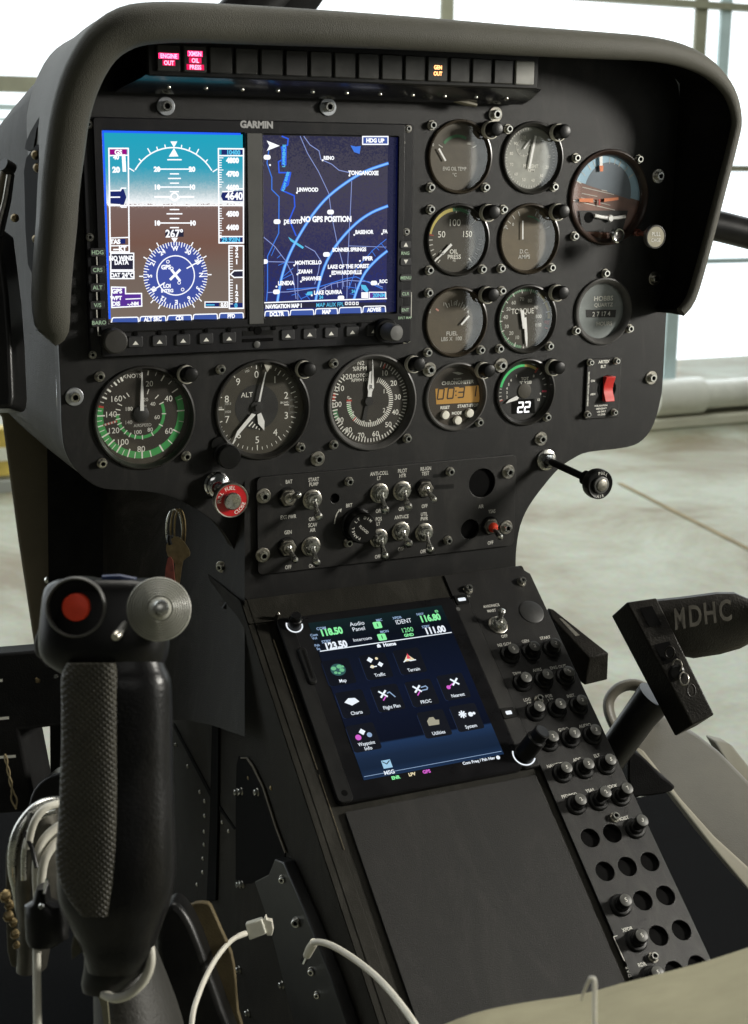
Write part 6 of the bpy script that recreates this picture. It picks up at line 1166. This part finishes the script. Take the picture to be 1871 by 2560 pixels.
t = thing('black_round_cover', 'black rounded cover behind the control grip, above the metal conduit', 'cover', W(150, 1980, 870))
b = B(); b.slab([(72, 2010), (84, 1975), (110, 1948), (150, 1932), (200, 1925), (200, 2040), (76, 2045)], 870, 40, BLACK, sm=2); b.build('cover', t, bevel=3)
# door frame and rods at the upper left edge
t = thing('door_frame', 'black door frame edge at the far left beside the panel fairing', 'door frame', W(0, 800, 950))
b = B(); b.slab([(-90, 600), (-2, 560), (8, 640), (20, 740), (28, 850), (34, 990), (30, 1020), (-90, 1025)], 955, 40, BLACK); b.build('frame', t, bevel=3)
b = B(); b.tube([W(26, 428, 940), W(14, 500, 938), (W(-8, 585, 936))], 2.0, STEELD, 10); b.tube([W(18, 418, 945), W(2, 480, 943), W(-20, 560, 941)], 3.4, SHELL2, 12); b.tube([W(32, 436, 940), W(24, 500, 938), (W(4, 590, 936))], 1.4, BLACK, 10); b.lathe(W(20, 418, 938), [(4.4, -4), (4.8, 0), (4.4, 4)], BLACK, 20, d=fdir(-.8, .4), capstart=True); b.build('gas_strut', t)

# ------------------------------------------------------------------ cables on the console
t = thing('usb_cable', 'white USB plug with a thin white cable curving down to the bottom edge', 'cable', W(640, 2325, 900))
zU = 905
b = B(); b.slab([(613, 2311), (655, 2298), (667, 2335), (624, 2352)], zU, 7, mat('plug_white', (.55, .55, .48), .4, var=.06)); b.build('plug_body', t, bevel=1)
b = B(); b.slab([(657, 2303), (664, 2290), (668, 2300), (680, 2302), (684, 2325), (680, 2340), (668, 2340), (664, 2330)], zU+2, 6, IVORY); b.build('plug_shell', t, bevel=.6)
b = B(); b.tube([W(*q) for q in smooth([(616, 2333, zU+2), (598, 2340, zU-10), (575, 2355, 868), (545, 2390, 842), (518, 2437, 820), (496, 2490, 806), (482, 2540, 796), (476, 2620, 785)], 4, False)], [1.9]*5+[1.6]*24, WIRE, 12); b.build('cord', t)
t = thing('headset_cable', 'grey white cable plugged into the jack plate and running across the blank console cover', 'cable', W(780, 2366, 880))
b = B(); b.tube([W(*q) for q in smooth([(774, 2372, 884), (784, 2358, 878), (806, 2356, 872), (842, 2370, 862), (895, 2404, 845), (950, 2450, 820), (1000, 2508, 790), (1040, 2565, 765), (1070, 2620, 745)], 4, False)], 2.05, WIRE, 14); b.build('cord', t)
b = B(); b.tube([W(786, 2356, 878), W(776, 2372, 884), W(768, 2388, 892)], [2.8, 3.0, 2.6], WIRE, 14); b.tube([W(768, 2386, 890), W(760, 2404, 898)], 2.0, CHROME, 12); b.build('plug', t)

# ------------------------------------------------------------------ cushion with a bit of white cord on it
t = thing('seat_cushion', 'olive beige rounded seat cushion across the bottom right corner', 'cushion', W(1500, 2540, 620))
edge = smooth([(960, 2640), (1060, 2572), (1150, 2532), (1300, 2488), (1456, 2498-8), (1553, 2464), (1663, 2433), (1769, 2402), (1871, 2372), (2000, 2330), (2150, 2285)], 3, False)
edge = smooth([(940, 2650), (1060, 2584), (1180, 2534), (1305, 2512-5), (1456, 2484), (1553, 2458), (1663, 2430), (1769, 2401), (1871, 2368), (2000, 2325), (2150, 2275)], 3, False)
b = B(); b.loft([[W(x+2, y+off, Z) for x, y in edge] for off, Z in ((160, 720), (40, 700), (8, 684), (0, 668), (3, 650), (16, 628), (45, 600), (110, 560), (260, 500), (500, 430))], CUSH); b.build('pad', t, recalc=False)
t = thing('white_cord_end', 'end of a thin white cord standing up in front of the seat cushion', 'cord', W(1482, 2500, 560))
b = B(); b.tube([W(*q) for q in smooth([(1454, 2500, 566), (1462, 2475, 563), (1474, 2450, 560), (1482, 2446, 559), (1487, 2456, 558), (1487, 2500, 556), (1487, 2560, 553), (1487, 2640, 550)], 4, False)], [.55]*9+[.95]*20, WIRE, 10); b.build('cord', t)

# ------------------------------------------------------------------ pedals and the grey door sill beam at the right
t = thing('right_foot_pedal', 'black cast foot pedal lettered MDHC on an angled arm at the right', 'foot pedal', W(1650, 1700, 1080))
ZP = 1080
bar = [((1622, 1500), (1700, 1640)), ((1700, 1492), (1735, 1646)), ((1790, 1480), (1800, 1636)), ((1835, 1480), (1850, 1622)), ((1880, 1500), (1892, 1600)), ((1905, 1525), (1915, 1580))]
b = B(); rows = []
for (x0, y0), (x1, y1) in bar:
    A_, C_ = Vector(W(x0, y0, ZP)), Vector(W(x1, y1, ZP+26)); mid = (A_+C_)/2; hf = (A_-C_)/2; row = []
    for k in range(20):
        a = 2*pi*k/20; row.append(mid+hf*cos(a)*1.0-CKf*(sin(a)*14 if sin(a) > 0 else sin(a)*12))
    rows.append(row)
b.loft(rows, CASTM, close=True, cap=True); b.build('foot_bar', t)
b = B(); f = [W(*q) for q in ((1567, 1505, ZP-8), (1642, 1494, ZP-6), (1787, 1786, ZP-34), (1731, 1813, ZP-36))]; off = Vector(W(1536, 1543, ZP+4))-Vector(f[0]); bk = [tuple(Vector(q)+off+CKf*14) for q in f]
b.add(f+bk, [(0, 1, 2, 3), (7, 6, 5, 4), (0, 3, 7, 4), (1, 5, 6, 2), (0, 4, 5, 1), (3, 2, 6, 7)], CASTM); b.build('side_bracket', t, bevel=1.2)
# raised letters
LET = mat('raised_letter', (.07, .065, .052), .4, var=.4, scale=80, rvar=.1)
b = B()
for s, q in (('M', (1699, 1547)), ('D', (1737, 1540)), ('H', (1774, 1533)), ('C', (1812, 1527))):
    c = Vector(W(q[0], q[1], ZP-14)); mx_ = .50 if s == 'M' else .62; vs, fs = glyphs(s, .02); ux = (CRt*.985+CUp*.13).normalized(); uz = (CUp*.98+CKf*.35).normalized(); nn_ = ux.cross(uz); nn_ = nn_ if nn_.dot(CKf) < 0 else -nn_; sz = 23
    for dh in (0.6, 2.2):
        b.add([c+ux*(a*sz*mx_)+uz*((d-.35)*sz)+nn_*dh for a, d in vs], fs, LET)
    n = len(vs); 
    es = {}
    for f_ in fs:
        for i in range(len(f_)):
            e = (f_[i], f_[(i+1) % len(f_)]); k = tuple(sorted(e)); es[k] = es.get(k, 0)+1
    for (i, j), cnt in es.items():
        if cnt == 1: b.add([c+ux*(vs[a][0]*sz*mx_)+uz*((vs[a][1]-.35)*sz)+nn_*dh for a, dh in ((i, .6), (j, .6), (j, 2.2), (i, 2.2))], [(0, 1, 2, 3)], LET)
b.build('raised_lettering', t)
def onbr(u, v, dz=0):      # point on the bracket face
    A_, B_, C_, D_ = [Vector(q) for q in f]; return A_*(1-u)*(1-v)+B_*u*(1-v)+C_*u*v+D_*(1-u)*v-CKf*dz
b = B()
for u0, u1, v0, v1 in ((.30, .72, .06, .22), (.15, .7, .36, .52)): b.add([onbr(u0, v0, 1.1), onbr(u1, v0, 1.1), onbr(u1, v1, 1.1), onbr(u0, v1, 1.1)], [(0, 1, 2, 3)], PIT)
b.build('windows', t)
b = B(); b.lathe(onbr(.40, .60, 1), [(6, 0), (6, 3), (4.6, 4)], BLACK, 24, d=-CKf)
for v_, u_ in ((.44, .50), (.55, .52), (.66, .52), (.76, .56)):
    c_ = onbr(u_, v_, 5); b.tube([c_+(CRt*cos(2*pi*k/16)*3.2+CUp*sin(2*pi*k/16)*4.6)*1.0+CKf*(1.5*sin(2*pi*k/16+v_*9)) for k in range(17)], .7, CASTM if v_ < .5 or v_ > .7 else STEELD, 8, caps=False)
b.build('latch', t)
b = B(); b.tube([W(1640, 1740, ZP+8), W(1600, 1790, ZP+16), W(1532, 1885, ZP+30), W(1480, 1960, ZP+40)], [15, 13.5, 13, 13], BLACK, 24); b.build('arm', t)
t = thing('left_foot_pedal', 'plain black foot pedal half hidden behind the breaker panel', 'foot pedal', W(1450, 1620, 1200))
b = B(); ZQ = 1190
f2 = [W(*q) for q in ((1378, 1520, ZQ+20), (1392, 1534, ZQ+10), (1522, 1640, ZQ), (1472, 1648, ZQ), (1370, 1560, ZQ+16))]
A1 = [W(*q) for q in ((1370, 1518, ZQ+14), (1384, 1522, ZQ+14), (1523, 1632, ZQ-6), (1474, 1645, ZQ-10), (1380, 1545, ZQ+8))]
A2 = [W(*q) for q in ((1350, 1560, ZQ+24), (1370, 1600, ZQ+24), (1520, 1700, ZQ+4), (1462, 1714, ZQ), (1360, 1640, ZQ+18))]
b.add(A1+A2, [(0, 1, 2, 3, 4), (9, 8, 7, 6, 5), (0, 5, 6, 1), (1, 6, 7, 2), (2, 7, 8, 3), (3, 8, 9, 4), (4, 9, 5, 0)], CASTM); b.build('foot_plate', t, bevel=1.2)
b = B(); b.add([W(1398, 1545, ZQ+4), W(1408, 1548, ZQ+4), W(1450, 1588, ZQ-6), W(1440, 1590, ZQ-6)], [(0, 1, 2, 3)], STEELD); b.build('worn_strip', t)
# beam
t = thing('door_sill_beam', 'wide grey beam with a rounded end sloping from below the pedal to the lower right', 'beam', W(1700, 1950, 1300))
ZB = 1330
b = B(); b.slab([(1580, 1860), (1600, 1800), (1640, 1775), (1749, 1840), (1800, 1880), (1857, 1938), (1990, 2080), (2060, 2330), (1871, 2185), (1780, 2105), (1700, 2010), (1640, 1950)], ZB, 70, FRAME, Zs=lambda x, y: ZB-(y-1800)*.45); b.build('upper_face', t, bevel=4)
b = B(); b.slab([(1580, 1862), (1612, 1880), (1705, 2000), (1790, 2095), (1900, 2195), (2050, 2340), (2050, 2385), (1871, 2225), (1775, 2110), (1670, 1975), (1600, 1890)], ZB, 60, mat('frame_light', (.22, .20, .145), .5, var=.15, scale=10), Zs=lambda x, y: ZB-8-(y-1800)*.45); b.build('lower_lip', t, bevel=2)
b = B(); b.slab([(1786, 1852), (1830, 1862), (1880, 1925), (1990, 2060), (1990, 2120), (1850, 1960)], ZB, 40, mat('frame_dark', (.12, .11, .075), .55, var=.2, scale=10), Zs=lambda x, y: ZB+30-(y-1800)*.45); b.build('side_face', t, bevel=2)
b = B(); b.tube([W(*q) for q in smooth([(1640, 1780, ZB-6), (1622, 1732, ZB), (1585, 1712, ZB), (1545, 1722, ZB), (1522, 1755, ZB), (1530, 1800, ZB-4), (1560, 1845, ZB-10), (1600, 1880, ZB-20)], 4, False)], 9, FRAME, 16, flat=.55); b.build('rounded_end', t)
t = thing('pedal_base', 'black rounded foot of the pedal mechanism beside the breaker panel', 'bracket', W(1620, 1920, 1150))
b = B(); b.slab([(1570, 1895), (1590, 1880), (1622, 1905), (1655, 1940), (1690, 1968), (1660, 1985), (1600, 1992), (1575, 1990)], 1160, 60, MATTE, sm=2); b.build('bracket', t, bevel=3)

# ================================================================== CAMERA, LIGHT, WORLD
cam = bpy.data.cameras.new('camera'); co = bpy.data.objects.new('camera', cam); COL.objects.link(co)
mw = Matrix(((RC[0][0], -RC[1][0], -RC[2][0], CP[0]/1000), (RC[0][2], -RC[1][2], -RC[2][2], CP[2]/1000), (-RC[0][1], RC[1][1], RC[2][1], -CP[1]/1000), (0, 0, 0, 1)))
co.matrix_world = mw; cam.sensor_fit = 'VERTICAL'; cam.sensor_height = 36; cam.sensor_width = 36; cam.lens = 36*FL/2560
cam.clip_start = .02; cam.clip_end = 200; cam.dof.use_dof = True; cam.dof.focus_distance = 1.06; cam.dof.aperture_fstop = 15
S.camera = co
w = bpy.data.worlds.new('World'); S.world = w; w.use_nodes = True
bg = w.node_tree.nodes['Background']; bg.inputs[0].default_value = (.80, .86, .78, 1); bg.inputs[1].default_value = .024
def area(name, pos, target, sx, sy, power, col):
    l = bpy.data.lights.new(name, 'AREA'); l.shape = 'RECTANGLE'; l.size = sx/1000; l.size_y = sy/1000; l.energy = power; l.color = col
    o = bpy.data.objects.new(name, l); COL.objects.link(o); p = Vector((pos[0], -pos[1], pos[2]))/1000; q = Vector((target[0], -target[1], target[2]))/1000
    o.location = p; o.rotation_euler = (q-p).to_track_quat('-Z', 'Y').to_euler(); return o
area('hangar_door_light', (1500, 900, 470), (150, 0, 100), 240, 280, 40, (1, .965, .88))
area('panel_sheen_lamp', (1700, 1650, 100), (250, 0, 100), 420, 800, 2.5, (1, .97, .85))  # added unseen lamp, gives the right of the panel its sheen
area('glass_reflection_strip_a', (1030, 1650, 150), (300, 0, 120), 60, 650, .35, (.95, 1, .98))  # added strip lamp out of view, mirrored in the gauge glass
area('glass_reflection_strip_b', (1215, 1650, 40), (300, 0, 120), 80, 500, .35, (.95, 1, .98))  # second added strip, placed for reflections in the right gauges
area('hangar_roof_light', (200, -250, 2300), (100, 200, 0), 1500, 900, 34, (1, .97, .88))
area('rear_fill', (-700, 1900, 900), (0, 100, -200), 900, 600, 1.6, (1, .98, .93))
area('hangar_ambient_fill', (2500, -4200, 3200), (3000, -7000, -1200), 4000, 3000, 165, (.97, 1, .93))  # added ambient fill to brighten the far floor, wall and pipe
S.view_settings.view_transform = 'Standard'; S.view_settings.look = 'None'; S.view_settings.exposure = 0; S.view_settings.gamma = 1; S.view_settings.use_curve_mapping = False
S.cycles.use_denoising = True; S.cycles.max_bounces = 8; S.cycles.transparent_max_bounces = 12; S.cycles.sample_clamp_indirect = 4
for o in _protos: bpy.data.objects.remove(o)
for o in bpy.data.objects:
    if '_org' in o: del o['_org']
